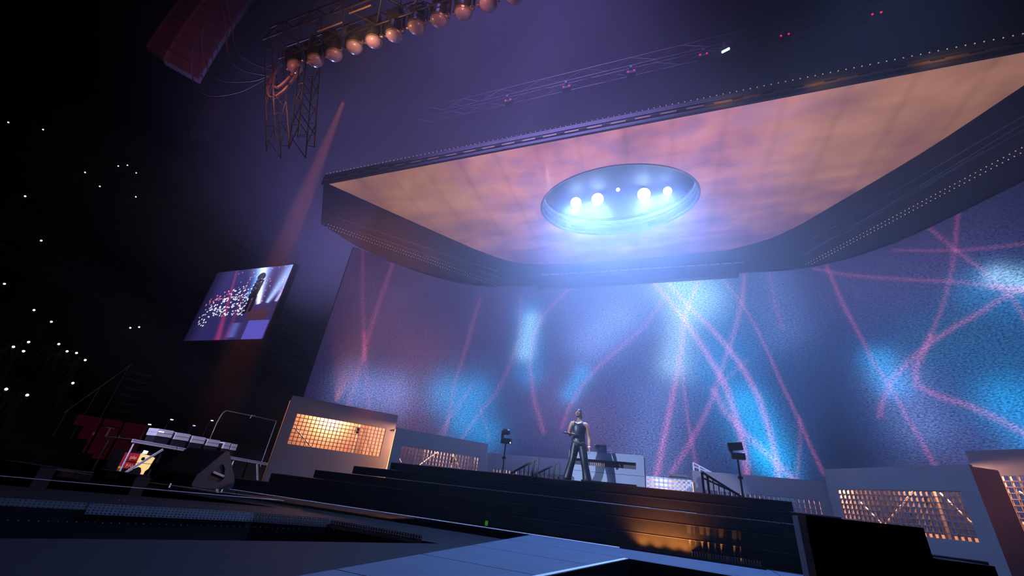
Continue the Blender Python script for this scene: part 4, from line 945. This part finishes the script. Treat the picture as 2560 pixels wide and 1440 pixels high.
for k, (x, y, z, what) in enumerate(FANS):
    p = phone if k == 0 else copy_tree(phone)
    yaw = math.atan2(-y, -x) - math.pi / 2           # they face the stage apron
    p.location = (x, y, z); p.rotation_euler = (0, 0, yaw); dist = math.hypot(x, y)
    s_ = 0.75 + dist / 55.0; p.scale = (1, 1, 1)
    tag(p, 'phone with its flash on, ' + what, 'phone', 'phone lights in the stands')
    f_ = fan if k == 0 else copy_tree(fan)
    c, s2_ = math.cos(yaw), math.sin(yaw)
    f_.location = (x - (PALM[0] * c - PALM[1] * s2_), y - (PALM[0] * s2_ + PALM[1] * c), z - PALM[2]); f_.rotation_euler = (0, 0, yaw)
    tag(f_, 'person raising the ' + what, 'person', 'people in the stands')

# ================================================================== the singer
def voxel(name, meshes, size, smooth=2):
    """fuse overlapping closed shapes into one continuous surface"""
    bm = bmesh.new()
    for m in meshes: bm.from_mesh(m)
    me = bpy.data.meshes.new(name); bm.to_mesh(me); bm.free()
    o = bpy.data.objects.new(name, me); COL.objects.link(o)
    md = o.modifiers.new('fuse', 'REMESH'); md.mode = 'VOXEL'; md.voxel_size = size; md.use_smooth_shade = True
    if smooth: sm = o.modifiers.new('smooth', 'SMOOTH'); sm.iterations = smooth; sm.factor = 0.5
    dg = bpy.context.evaluated_depsgraph_get(); out = bpy.data.meshes.new_from_object(o.evaluated_get(dg)); bpy.data.objects.remove(o); return out
def mb_mesh(mb):
    me = bpy.data.meshes.new('tmp'); me.from_pydata(mb.v, [], mb.f)
    bm = bmesh.new(); bm.from_mesh(me); bmesh.ops.recalc_face_normals(bm, faces=bm.faces); bm.to_mesh(me); bm.free(); return me
def limb(pts, n=18, seg=6):
    """a closed tapering tube of oval rings along a smooth line of joints (x, y, z, rx, ry), with rounded ends"""
    P = [np.array([p[0], p[1], p[2], p[3], p[4] if len(p) > 4 else p[3]]) for p in pts]
    S_ = np.array(spline(P, seg)); vs = []; fs = []
    d0 = S_[1, :3] - S_[0, :3]; d1 = S_[-1, :3] - S_[-2, :3]; d0 /= np.linalg.norm(d0); d1 /= np.linalg.norm(d1)
    pre = [np.r_[S_[0, :3] - d0 * S_[0, 3:].min() * a, S_[0, 3:] * b] for a, b in ((.85, .25), (.7, .62), (.4, .88))]
    post = [np.r_[S_[-1, :3] + d1 * S_[-1, 3:].min() * a, S_[-1, 3:] * b] for a, b in ((.4, .88), (.7, .62), (.85, .25))]
    Q = np.array(pre + list(S_) + post)
    for i, q in enumerate(Q):
        d = Vector(Q[min(i + 1, len(Q) - 1), :3] - Q[max(i - 1, 0), :3]).normalized()
        a = Vector((1, 0, 0)); a = (a - d * a.dot(d))
        if a.length < .2: a = Vector((0, 0, 1)) - d * d.z
        a.normalize(); b = d.cross(a)
        vs += [Vector(q[:3]) + a * math.cos(t) * max(q[3], .002) + b * math.sin(t) * max(q[4], .002) for t in (2 * math.pi * k / n for k in range(n))]
    m = len(Q)
    for i in range(m - 1):
        for k in range(n): fs.append((i * n + k, i * n + (k + 1) % n, (i + 1) * n + (k + 1) % n, (i + 1) * n + k))
    fs.append(tuple(range(n))[::-1]); fs.append(tuple((m - 1) * n + k for k in range(n)))
    return mb_mesh(MB().add(vs, fs))
SX, SY, SZ = -2.12, 11.30, 1.232
singer = thing('person', 'man in black leather tank top and trousers on the riser, holding a microphone', 'person', (SX, SY, SZ))
# torso, neck, arms, legs: -x is his right hand side as the picture shows it, -y towards the hall
torso = [(0.0, .0, .90, .160, .110), (0.0, .0, .98, .160, .112), (-.005, -.005, 1.10, .148, .105), (-.005, -.012, 1.24, .168, .118), (.0, -.008, 1.36, .180, .118), (.004, .004, 1.44, .150, .095), (.004, .008, 1.50, .085, .072)]
neck = [(.004, .010, 1.44, .062, .062), (.0, .000, 1.55, .058, .058), (-.006, -.020, 1.66, .056, .060)]
armL = [(-.10, .0, 1.435, .060, .070), (-.180, .005, 1.435, .066, .070), (-.235, .01, 1.32, .056, .062), (-.272, .02, 1.17, .044, .048), (-.21, -.13, 1.12, .042, .042), (-.14, -.245, 1.105, .029, .032)]
armR = [(.10, .005, 1.415, .060, .070), (.185, .01, 1.405, .066, .070), (.230, .03, 1.28, .055, .060), (.262, .05, 1.09, .043, .047), (.278, .0, .95, .042, .043), (.290, -.035, .82, .028, .032)]
shoulders = [(-.17, .006, 1.43, .055, .065), (.0, .010, 1.455, .07, .075), (.17, .010, 1.405, .055, .065)]
legL = [(-.06, 0, .95, .09, .10), (-.095, 0, .86, .100), (-.155, -.03, .50, .064), (-.285, .03, .08, .045)]
legR = [(.06, 0, .95, .09, .10), (.095, 0, .86, .100), (.170, -.02, .46, .064), (.235, .04, .08, .045)]
body_parts = [limb(c) for c in (torso, neck, armL, armR, shoulders, legL, legR)]
def hand(palm0, palm1, side, curls, rad, fing):
    """palm between two points plus five bent fingers; every finger is a chain rooted in the palm"""
    a, b = Vector(palm0), Vector(palm1); d = (b - a).normalized(); s_ = Vector(side).normalized(); n_ = d.cross(s_).normalized()
    mb = MB(); mb.obox((a + b) / 2, d * ((b - a).length / 2 + .008), s_ * .038, n_ * .014); out = [mb_mesh(mb)]
    for i, (off, ln) in enumerate(((-.030, .070), (-.010, .080), (.010, .076), (.029, .060))):
        p = b + s_ * off; ang = curls; pts = [p - d * .02]; cur = p; th = 0
        for k in range(3):
            th += ang[k]; dv = d * math.cos(th) + n_ * math.sin(th); cur = cur + dv * ln * (.45, .32, .25)[k] ; pts.append(cur)
        out.append(mb_mesh(MB().tube(pts, [.0095, .0092, .0085, .0072], 8)))
        out.append(mb_mesh(MB().ball(tuple(pts[-1]), .0072, 8, 6)))
    tb = a + s_ * -.030 + d * .02; t1 = tb + (d * .55 + s_ * -.75 + n_ * .25).normalized() * .042; t2 = t1 + (d * .9 + s_ * -.1 + n_ * .45).normalized() * .034
    out.append(mb_mesh(MB().tube([a + d * .02, tb, t1, t2], [.012, .012, .0105, .008], 8))); return out
body_parts += hand((-.14, -.245, 1.105), (-.085, -.300, 1.10), (0.2, 0.2, -1), (1.1, 1.3, 1.0), .03, None)
body_parts += hand((.290, -.035, .82), (.302, -.060, .735), (.25, -1, -.15), (.25, .45, .4), .03, None)
# head: skull, jaw, nose, lips, ears, brow
hc = Vector((-.012, -.035, 1.712))
hd = [mb_mesh(MB().ball(hc, .1, 20, 14, (.78, .98, 1.12))), mb_mesh(MB().ball(hc + Vector((0, -.028, -.062)), .062, 16, 10, (.88, .92, .98))),
      mb_mesh(MB().tube([hc + Vector((0, -.092, .018)), hc + Vector((0, -.112, -.014)), hc + Vector((0, -.108, -.024))], [.010, .0155, .014], 10)),
      mb_mesh(MB().ball(hc + Vector((-.012, -.100, -.022)), .011, 8, 6)), mb_mesh(MB().ball(hc + Vector((.012, -.100, -.022)), .011, 8, 6)),
      mb_mesh(MB().ball(hc + Vector((0, -.083, .034)), .035, 12, 8, (1.5, .45, .32))),
      mb_mesh(MB().ball(hc + Vector((-.081, .008, -.012)), .03, 10, 8, (.28, .6, 1))), mb_mesh(MB().ball(hc + Vector((.081, .008, -.012)), .03, 10, 8, (.28, .6, 1))),
      mb_mesh(MB().ball(hc + Vector((-.045, -.062, -.02)), .03, 10, 8, (.8, .7, .9))), mb_mesh(MB().ball(hc + Vector((.045, -.062, -.02)), .03, 10, 8, (.8, .7, .9)))]
tilt = Matrix.Translation(hc) @ Matrix.Rotation(R(-9), 4, 'X') @ Matrix.Rotation(R(-10), 4, 'Z') @ Matrix.Rotation(R(4), 4, 'Y') @ Matrix.Translation(-hc)
for m in hd: m.transform(tilt)
body_parts += hd
def child(name, me, m, smooth=True, par=None): o = mesh_object(name, me, m, par or singer, smooth); return o
child('body', voxel('body', body_parts, 0.0075, 3), SKIN)
def face_bit(name, mb, m, par=None):
    me = mb_mesh(mb); me.transform(tilt); return child(name, me, m, True, par)
e1 = face_bit('eye', MB().ball(hc + Vector((-.030, -.090, .010)), .011, 10, 8, (1.25, .6, .75)), mat('eye_white', (0.55, 0.55, 0.55), 0.3))
e2 = face_bit('eye', MB().ball(hc + Vector((.030, -.090, .010)), .011, 10, 8, (1.25, .6, .75)), mat('eye_white', (0, 0, 0)))
face_bit('iris', MB().ball(hc + Vector((-.030, -.0965, .010)), .005, 8, 6, (1, .4, 1)), BLACK, e1)
face_bit('iris', MB().ball(hc + Vector((.030, -.0965, .010)), .005, 8, 6, (1, .4, 1)), BLACK, e2)
face_bit('eyebrow', MB().ball(hc + Vector((-.031, -.095, .030)), .02, 10, 6, (1, .25, .18)), BLACK)
face_bit('eyebrow', MB().ball(hc + Vector((.031, -.095, .030)), .02, 10, 6, (1, .25, .18)), BLACK)
face_bit('mouth', MB().ball(hc + Vector((0, -.0865, -.058)), .016, 12, 8, (1.25, .55, .75)), mat('mouth_dark', (0.03, 0.01, 0.012), 0.5))
LIP = mat('lip', (0.26, 0.12, 0.11), 0.35)
face_bit('lip', MB().tube([hc + Vector((-.023, -.080, -.050)), hc + Vector((-.010, -.0945, -.043)), hc + Vector((.010, -.0945, -.043)), hc + Vector((.023, -.080, -.050))], [.003, .0062, .0062, .003], 8), LIP)
face_bit('lip', MB().tube([hc + Vector((-.021, -.079, -.066)), hc + Vector((-.008, -.092, -.073)), hc + Vector((.008, -.092, -.073)), hc + Vector((.021, -.079, -.066))], [.003, .0068, .0068, .003], 8), LIP)
# chin beard
face_bit('beard', MB().ball(hc + Vector((0, -.045, -.106)), .04, 12, 8, (1.05, .85, .55)), mat('beard_black', (0.012, 0.010, 0.010), 0.8))
# tied black cap: upper shell of the skull with a knotted tail at the back
cap = MB(); n = 24
prof = [(1.0, -.02), (1.02, .15), (.97, .35), (.86, .58), (.66, .80), (.38, .95), (.08, 1.02)]
vs_ = []
for f, hgt in prof:
    for k in range(n):
        a = 2 * math.pi * k / n; fr = .30 if math.sin(a) < -.2 else 0.0
        zz = hgt if hgt > .2 else hgt + .32 * max(0, -math.sin(a)) ** 1.2 - .25 * max(0, math.sin(a))
        vs_.append(hc + Vector((.0845 * f * math.cos(a), .108 * f * math.sin(a) + .002, .122 * zz)))
fs_ = [(i * n + k, i * n + (k + 1) % n, (i + 1) * n + (k + 1) % n, (i + 1) * n + k) for i in range(len(prof) - 1) for k in range(n)]
fs_.append(tuple((len(prof) - 1) * n + k for k in range(n)))
cap.add(vs_, fs_); face_bit('cap', cap, LEATHER)
face_bit('cap_tail', MB().tube([hc + Vector((.02, .10, .0)), hc + Vector((.045, .10, -.07)), hc + Vector((.062, .08, -.15))], [.022, .03, .018], 8), LEATHER)
# tank top: the torso's skin pushed out, cut to neckline, armholes and hem
grow = lambda c, g: [tuple(p[:3]) + (p[3] + g, (p[4] if len(p) > 4 else p[3]) + g) for p in c]
tk = voxel('tank_top', [limb(grow(torso, .016)), limb(grow(shoulders, .014))], 0.009, 3)
bm = bmesh.new(); bm.from_mesh(tk); kill = []
for f in bm.faces:
    c = f.calc_center_median(); front = c.y < 0
    arm = abs(c.x) > .118 + max(0, (1.40 - c.z)) * 1.1
    neck = c.z > (1.405 if front else 1.455) + 7.0 * max(0, abs(c.x) - .045) ** 1.25 and abs(c.x) < .098
    if c.z < .955 or c.z > 1.52 or (c.z > 1.30 and arm) or neck: kill.append(f)
bmesh.ops.delete(bm, geom=kill, context='FACES'); bm.to_mesh(tk); bm.free()
tko = child('tank_top', tk, mat('tank_leather', (0.008, 0.013, 0.026), 0.36, noise=0.4, scale=7, spec=0.4, bump=0.6))
sd = tko.modifiers.new('thickness', 'SOLIDIFY'); sd.thickness = 0.006; sd.offset = 1
# trousers: wide leather legs, flared over the shoes
tr = voxel('trousers', [limb([(0, .0, .88, .178, .130), (0, 0, .95, .182, .132), (0, .0, 1.045, .166, .124)]),
    limb([(-.085, 0, .92, .105, .125), (-.105, -.005, .82, .118), (-.150, -.03, .52, .094), (-.225, .0, .28, .098), (-.290, .03, .045, .118)]),
    limb([(.085, 0, .92, .105, .125), (.105, -.005, .82, .118), (.165, -.02, .48, .098), (.205, .01, .25, .102), (.238, .03, .045, .120)])], 0.009, 2)
bm = bmesh.new(); bm.from_mesh(tr)
bmesh.ops.bisect_plane(bm, geom=bm.verts[:] + bm.edges[:] + bm.faces[:], plane_co=(0, 0, .025), plane_no=(0, 0, -1), clear_outer=True)
bmesh.ops.bisect_plane(bm, geom=bm.verts[:] + bm.edges[:] + bm.faces[:], plane_co=(0, 0, 1.03), plane_no=(0, 0, 1), clear_outer=True)
bm.to_mesh(tr); bm.free(); child('trousers', tr, LEATHER)
for x in (-.29, .236):
    me = limb([(x, .08, .045, .045), (x, -.02, .05, .05, .045), (x - .01, -.15, .035, .045, .032), (x - .015, -.20, .03, .035, .026)]); child('shoe', me, BLACK)
# belt line, sash of the jacket tied round the hips, chain, bands
me = limb([(-.165, -.09, 1.005, .03, .02), (-.08, -.130, .965, .04, .022), (.03, -.138, .905, .042, .022), (.12, -.115, .86, .028, .018)]); child('sash', me, LEATHER)
CH = mat('silver_chain', (0.85, 0.87, 0.9), 0.18, 0.9, noise=0)
def chain_at(t): return (.098 * math.cos(t), .083 * math.sin(t) - .062 * max(0, -math.sin(t)), 1.484 - .068 * max(0, -math.sin(t)) ** 1.4 + .035 * max(0, math.sin(t)))
neck_chain = child('necklace', mb_mesh(MB().tube([chain_at(math.pi * 2 * k / 40) for k in range(41)], .007, 8)), CH)
link = None
for k in range(26):
    t = math.pi * 2 * k / 26; x = .098 * math.cos(t); y = .083 * math.sin(t); z = 1.484 - .068 * max(0, -math.sin(t)) ** 1.4 + .035 * max(0, math.sin(t)); y -= .062 * max(0, -math.sin(t))
    if link is None:
        me = mb_mesh(MB().ball((0, 0, 0), .021, 8, 6, (1, .85, 1))); link = child('chain_link', me, CH, True, neck_chain); link.location = (x, y, z)
    else: l2 = link.copy(); COL.objects.link(l2); l2.location = (x, y, z)
child('wristband', mb_mesh(MB().tube([(-.185, -.175, 1.115), (-.150, -.230, 1.106)], .046, 14)), BLACK)
child('bracelet', mb_mesh(MB().tube([(-.205, -.145, 1.118), (-.190, -.168, 1.115)], .049, 14)), CH)
child('wristband', mb_mesh(MB().tube([(.286, -.024, .862), (.289, -.032, .832)], .038, 14)), mat('band_white', (0.75, 0.75, 0.75), 0.5))
child('wristband', mb_mesh(MB().tube([(.283, -.016, .89), (.2855, -.022, .865)], .040, 14)), mat('band_red', (0.55, 0.06, 0.06), 0.5))
# microphone held in his right hand
mc = thing('microphone', 'black hand microphone held by the singer at his waist', 'microphone', (SX, SY, SZ))
hm = Vector((SX - .085, SY - .315, SZ + 1.10)); dm = Vector((-.95, .10, .17)).normalized()
MB().tube([hm + dm * -.06, hm + dm * .12, hm + dm * .20], [.017, .019, .023], 12).build('handle', BLACK, mc)
MB().tube([hm + dm * .20, hm + dm * .215, hm + dm * .25, hm + dm * .285, hm + dm * .295], [.023, .027, .029, .022, .008], 12).build('mic_head', mat('mic_mesh', (0.05, 0.05, 0.06), 0.4, 0.6), mc)

# ================================================================== lighting truss at the top with its row of lamps
TRM = mat('truss_metal', (0.045, 0.036, 0.04), 0.5, 0.5)
def truss(name, label, a, b, wdt, hgt, step, m, r=0.024, cat='truss', up=(0, 0, 1)):
    t = thing(name, label, cat, a)
    a, b = Vector(a), Vector(b); d = (b - a).normalized(); u = Vector(up); sd_ = d.cross(u).normalized(); u = sd_.cross(d)
    cs = [a + sd_ * i * wdt / 2 + u * j * hgt / 2 for i, j in ((-1, -1), (1, -1), (1, 1), (-1, 1))]; L = (b - a).length
    for c in cs: MB().tube([c, c + d * L], r, 8).build('chord', m, t)
    n = max(1, int(L / step)); st = L / n
    for f in range(4):
        p, q = cs[f], cs[(f + 1) % 4]
        e0 = MB().tube([p, q + d * st], r * 0.6, 6).build('lacing', m, t)
        for k in range(1, n):
            if k % 2 == 0: twin(e0, dx=d.x * st * k, dy=d.y * st * k, dz=d.z * st * k)
        e1 = MB().tube([q + d * st, p + d * 2 * st], r * 0.6, 6).build('lacing', m, t) if n > 1 else None
        if e1:
            for k in range(2, n - 1):
                if k % 2 == 0: twin(e1, dx=d.x * st * k, dy=d.y * st * k, dz=d.z * st * k)
    return t
tr1 = truss('lighting_truss', 'long lighting truss at the top of the picture with a row of round lamps', (-8.7, 3.55, 10.36), (3.5, 3.55, 10.36), 0.5, 0.5, 0.5, TRM)
for x in (-8.0, -4.2, -0.4): MB().tube([(x, 3.55, 10.6), (x, 3.55, 38)], 0.015, 6).build('hanging_chain', STEEL, tr1)
BALL = mat('lamp_globe', (0.34, 0.22, 0.30), 0.3, spec=0.6, noise=0.05)
FIX = mat('fixture_black', (0.03, 0.028, 0.034), 0.4, 0.2)
def round_lamp():
    t = bpy.data.objects.new('round_lamp', None); COL.objects.link(t)
    O = (0, 0, 0)
    MB().box(-.17, .17, -.13, .13, .36, .52).build('lamp_base', FIX, t, off=O)
    for s_ in (-1, 1):
        MB().box(s_ * .225 - .02, s_ * .225 + .02, -.05, .05, -.03, .40).build('yoke_arm', FIX, t, off=O)
        MB().lathe((s_ * .20, 0, 0), [(.045, -.05), (.045, .05)], 10, 'x').build('yoke_pivot', mat('pivot_brass', (0.6, 0.42, 0.30), 0.3, 0.8), t, off=O)
    MB().box(-.20, .20, -.06, .06, .34, .38).build('yoke_bridge', FIX, t, off=O)
    MB().lathe((0, 0, 0), [(.09, .26), (.16, .20), (.185, .06), (.185, -.06)], 18).build('lamp_shell', FIX, t, off=O)
    gb = MB().ball((0, 0, -.07), .182, 18, 10, (1, 1, .72)).build('globe', BALL, t, True, off=O)
    MB().lathe((0, 0, -.06), [(.188, 0.03), (.20, 0.0), (.188, -0.03)], 20).build('lens_ring', mat('ring_gilt', (0.55, 0.40, 0.28), 0.25, 0.8), gb, off=O)
    MB().bar((-.14, 0, .52), (-.14, 0, .62), .05).build('clamp', STEEL, t, off=O); MB().bar((.14, 0, .52), (.14, 0, .62), .05).build('clamp', STEEL, t, off=O)
    return t
rl = round_lamp()
LX = [-8.18, -7.52, -6.93, -6.32, -5.75, -5.18, -4.60, -4.02, -3.43, -2.86, -2.27]
order = ['first', 'second', 'third', 'fourth', 'fifth', 'sixth', 'seventh', 'eighth', 'ninth', 'tenth', 'eleventh']
for k, x in enumerate(LX):
    o = rl if k == 0 else copy_tree(rl)
    o.location = (x, 3.95, 9.86 - 0.012 * (k % 3)); o.rotation_euler = (R(14 + 5 * ((k * 7) % 3 - 1)), R((-22, -18, -14, -8, -4, 3, 0, 4, 6, 4, 0)[k]), 0)
    tag(o, 'round lamp with a rosy globe under the top truss, %s from its left end' % order[k], 'stage light', 'round lamps along the top truss')
for k, (x0, x1, y, z) in enumerate(((-6.9, -6.2, 3.4, 9.14), (-6.1, -5.5, 3.4, 9.46), (-4.9, -4.3, 3.4, 9.42), (-3.9, -3.2, 3.4, 9.38))):
    t = thing('amber_tube', 'short amber lit bar on the top truss, %s from its left end' % order[k], 'light bar', (x0, y, z), 'amber bars on the top truss')
    MB().tube([(x0, y, z + 0.62), (x1, y, z + 0.64)], 0.018, 8).build('bar', mat('amber_bar', (0.7, 0.45, 0.2), 0.3, 0.7), t)
    MB().tube([(x0 + 0.1, y, z + 0.64), (x0 + 0.1, 3.30, 10.11)], 0.012, 6).build('hanger', TRM, t)
# hanging ladder trusses with looped cables
truss('hanging_truss', 'slim truss tower hanging below the left end of the lamp row', (-7.75, 4.05, 9.75), (-6.55, 4.0, 6.6), 0.34, 0.34, 0.42, TRM, 0.014, up=(0.3, 1, 0.2))
truss('hanging_truss', 'dim slim truss tower hanging left of the one under the lamp row', (-9.85, 4.1, 11.4), (-7.45, 4.1, 6.9), 0.36, 0.3, 0.5, mat('truss_dim', (0.22, 0.17, 0.20), 0.5, 0.5), 0.014, up=(0.3, 1, 0.2))
CBL = mat('cable_rose', (0.30, 0.16, 0.17), 0.6)
def cable(label, pts, r, g=None):
    t = tag(MB().tube(spline(pts, 8), r, 7).build('cable', CBL, None, True), label, 'cable', g); return t
cable('thick looped cable, outermost of the bundle beside the loudspeaker columns', [(-17.15, 4.5, 18.76), (-15.1, 4.5, 15.9), (-13.3, 4.5, 13.2), (-11.9, 4.5, 11.9), (-10.3, 4.5, 11.0)], 0.030)
cable('thick looped cable just inside the outermost of the bundle', [(-16.9, 4.45, 18.9), (-14.8, 4.45, 16.0), (-13.0, 4.45, 13.4), (-11.6, 4.45, 12.1), (-10.2, 4.45, 11.15)], 0.024)
cable('thin cable sagging lower than the thick ones, left of them', [(-17.2, 4.5, 17.2), (-15.6, 4.5, 14.6), (-14.0, 4.5, 12.7), (-12.6, 4.5, 11.6), (-11.0, 4.5, 11.0), (-10.2, 4.5, 11.0)], 0.016)
cable('thin cable sagging lowest of the bundle, left of the others', [(-17.4, 4.5, 16.9), (-16.0, 4.5, 14.4), (-14.4, 4.5, 12.2), (-12.9, 4.5, 11.0), (-11.3, 4.5, 10.6), (-10.2, 4.5, 10.9)], 0.016)
cable('short loop of cable hanging between the two truss towers', [(-9.0, 4.0, 10.0), (-8.85, 4.0, 9.2), (-8.45, 4.0, 8.75), (-8.1, 4.0, 9.0), (-7.95, 4.0, 9.7)], 0.035)
cable('second short loop of cable inside the first between the truss towers', [(-8.9, 3.95, 10.1), (-8.7, 3.95, 9.4), (-8.4, 3.95, 9.05), (-8.15, 3.95, 9.3), (-8.0, 3.95, 9.9)], 0.03)
# loudspeaker columns
ARR = mat('array_black', (0.10, 0.07, 0.08), 0.6, noise=0.1)
def column(label, x, y, zb, n, wdt, lean):
    t = thing('hanging_loudspeaker', label, 'loudspeaker', (x, y, zb), 'hanging loudspeaker columns')
    yaw = math.atan2(-(y + 6), -(x - 2)); ax = Vector((math.cos(yaw), math.sin(yaw), 0)); sx = Vector((-ax.y, ax.x, 0))
    c = Vector((x, y, zb)); h = 0.46
    for k in range(n):
        a = R(max(0, 24 - 4.2 * k)); f = ax * math.cos(a) - Vector((0, 0, math.sin(a))); u = ax * math.sin(a) + Vector((0, 0, math.cos(a)))
        c2 = c + u * h / 2
        MB().obox(c2, f * 0.32, sx * wdt / 2, u * (h / 2 - 0.012)).build('cabinet', ARR, t)
        MB().obox(c2 + f * 0.325, f * 0.008, sx * wdt * 0.42, u * (h / 2 - 0.05)).build('grille', mat('array_grille', (0.06, 0.045, 0.05), 0.7), t)
        for s_ in (-1, 1): MB().obox(c2 + sx * s_ * (wdt / 2 + 0.006), f * 0.26, sx * 0.008, u * 0.06).build('rigging_plate', STEEL, t)
        c = c + u * h
    MB().tube([tuple(c), (c.x, c.y, 38)], 0.02, 6).build('hanging_chain', STEEL, t)
    return t
column('nearer hanging loudspeaker column with reddish light on its cabinets', -17.5, 5.0, 14.6, 13, 1.2, 0)
column('hanging loudspeaker column behind the reddish one, to its left', -21.0, 5.2, 17.2, 12, 1.25, 0)
column('small dim loudspeaker column far behind the reddish ones', -25.0, 9.5, 17.6, 6, 0.9, 0)

# ================================================================== rear truss above the canopy with pairs of red lights
RY = 9.2; RZ = 0.81 + (12.82 - 0.81) * RY / 8.36
tr2 = truss('rear_truss', 'long dim truss above the canopy with pairs of red lights', (-9.0, RY, RZ + 0.28), (15.0, RY, RZ + 0.28), 0.4, 0.42, 0.8, mat('truss_far', (0.045, 0.035, 0.04), 0.5, 0.5), 0.013)
REDL = glow('red_standby', (1.0, 0.02, 0.06), 1.2)
for k in range(8):
    x = (-4.27 + 2.035 * k) * RY / 8.36
    t = thing('truss_fixture', 'dark lamp with a pair of red lights on the rear truss, %s from the left' % order[k], 'stage light', (x, RY, RZ), 'lamps with red lights on the rear truss')
    MB().box(x - 0.15, x + 0.15, RY - 0.10, RY + 0.10, RZ - 0.17, RZ - 0.03).build('lamp_body', FIX, t)
    MB().box(x - 0.04, x + 0.04, RY - 0.21, RY + 0.21, RZ - 0.04, RZ + 0.08).build('clamp', STEEL, t)
    for s_ in (-0.1, 0.1): MB().lathe((x + s_, RY - 0.11, RZ - 0.09), [(0.026, -0.012), (0.026, 0.012)], 10, 'y').build('red_light', REDL, t)
wl = thing('truss_fixture', 'small white blinking lamp under the rear truss right of the middle', 'stage light', (2.6, RY, RZ - 0.4))
MB().obox((2.62, RY - .2, RZ - 0.30), (.11, 0, .05), (0, .03, 0), (-.01, 0, .02)).build('lens', glow('cold_lens', (0.4, 0.75, 1), 3), wl)
MB().box(2.5, 2.74, RY - .17, RY + .1, RZ - 0.30, RZ - 0.03).build('lamp_body', FIX, wl)
MB().box(2.58, 2.66, RY - .21, RY + .21, RZ - 0.04, RZ + 0.08).build('clamp', STEEL, wl)

# ================================================================== the haze
hz = MB().box(-24, 18, 0.6, 24, 0.01, 21).build('haze', BLACK)
hm_ = bpy.data.materials.new('stage_haze'); hm_.use_nodes = True; nt = hm_.node_tree; nt.nodes.remove(nt.nodes['Principled BSDF'])
vsn = nt.nodes.new('ShaderNodeVolumeScatter'); vsn.inputs['Color'].default_value = (0.95, 0.92, 1.0, 1); vsn.inputs['Anisotropy'].default_value = 0.25
N = nt.nodes.new; L = nt.links.new
geo = N('ShaderNodeNewGeometry'); mp = N('ShaderNodeMapping')
mp.inputs['Location'].default_value = tuple(-c / r for c, r in zip(HAZE_C, HAZE_R)); mp.inputs['Scale'].default_value = tuple(1 / r for r in HAZE_R)
L(geo.outputs['Position'], mp.inputs[0])
ln = N('ShaderNodeVectorMath'); ln.operation = 'LENGTH'; L(mp.outputs[0], ln.inputs[0])
fall = N('ShaderNodeMapRange'); fall.interpolation_type = 'SMOOTHERSTEP'; fall.inputs[1].default_value = 0.25; fall.inputs[2].default_value = 1.0; fall.inputs[3].default_value = 1.0; fall.inputs[4].default_value = 0.0
L(ln.outputs['Value'], fall.inputs[0])
nz_ = N('ShaderNodeTexNoise'); nz_.inputs['Scale'].default_value = 0.22; nz_.inputs['Detail'].default_value = 2; L(geo.outputs['Position'], nz_.inputs['Vector'])
nr = N('ShaderNodeMapRange'); nr.inputs[1].default_value = 0.3; nr.inputs[2].default_value = 0.7; nr.inputs[3].default_value = 0.55; nr.inputs[4].default_value = 1.45; L(nz_.outputs['Fac'], nr.inputs[0])
m1 = N('ShaderNodeMath'); m1.operation = 'MULTIPLY'; L(fall.outputs[0], m1.inputs[0]); L(nr.outputs[0], m1.inputs[1])
# denser lobe added right under the recess, standing in for the lamps' bloom
mp2 = N('ShaderNodeMapping'); mp2.inputs['Location'].default_value = (1.0 / 8.0, -11.0 / 6.5, -8.6 / 5.0); mp2.inputs['Scale'].default_value = (1 / 8.0, 1 / 6.5, 1 / 5.0); L(geo.outputs['Position'], mp2.inputs[0])
ln2 = N('ShaderNodeVectorMath'); ln2.operation = 'LENGTH'; L(mp2.outputs[0], ln2.inputs[0])
f2 = N('ShaderNodeMapRange'); f2.interpolation_type = 'SMOOTHERSTEP'; f2.inputs[1].default_value = 0.1; f2.inputs[2].default_value = 1.0; f2.inputs[3].default_value = 0.75; f2.inputs[4].default_value = 0.0; L(ln2.outputs['Value'], f2.inputs[0])
ad = N('ShaderNodeMath'); ad.operation = 'ADD'; L(m1.outputs[0], ad.inputs[0]); L(f2.outputs[0], ad.inputs[1])
m2 = N('ShaderNodeMath'); m2.operation = 'MULTIPLY'; m2.inputs[1].default_value = HAZE_DENSITY; L(ad.outputs[0], m2.inputs[0])
L(m2.outputs[0], vsn.inputs['Density'])
L(vsn.outputs[0], nt.nodes['Material Output'].inputs['Volume'])
hz.data.materials.clear(); hz.data.materials.append(hm_)
tag(hz, 'thin violet blue stage haze filling the air over the stage', 'haze', kind='stuff')
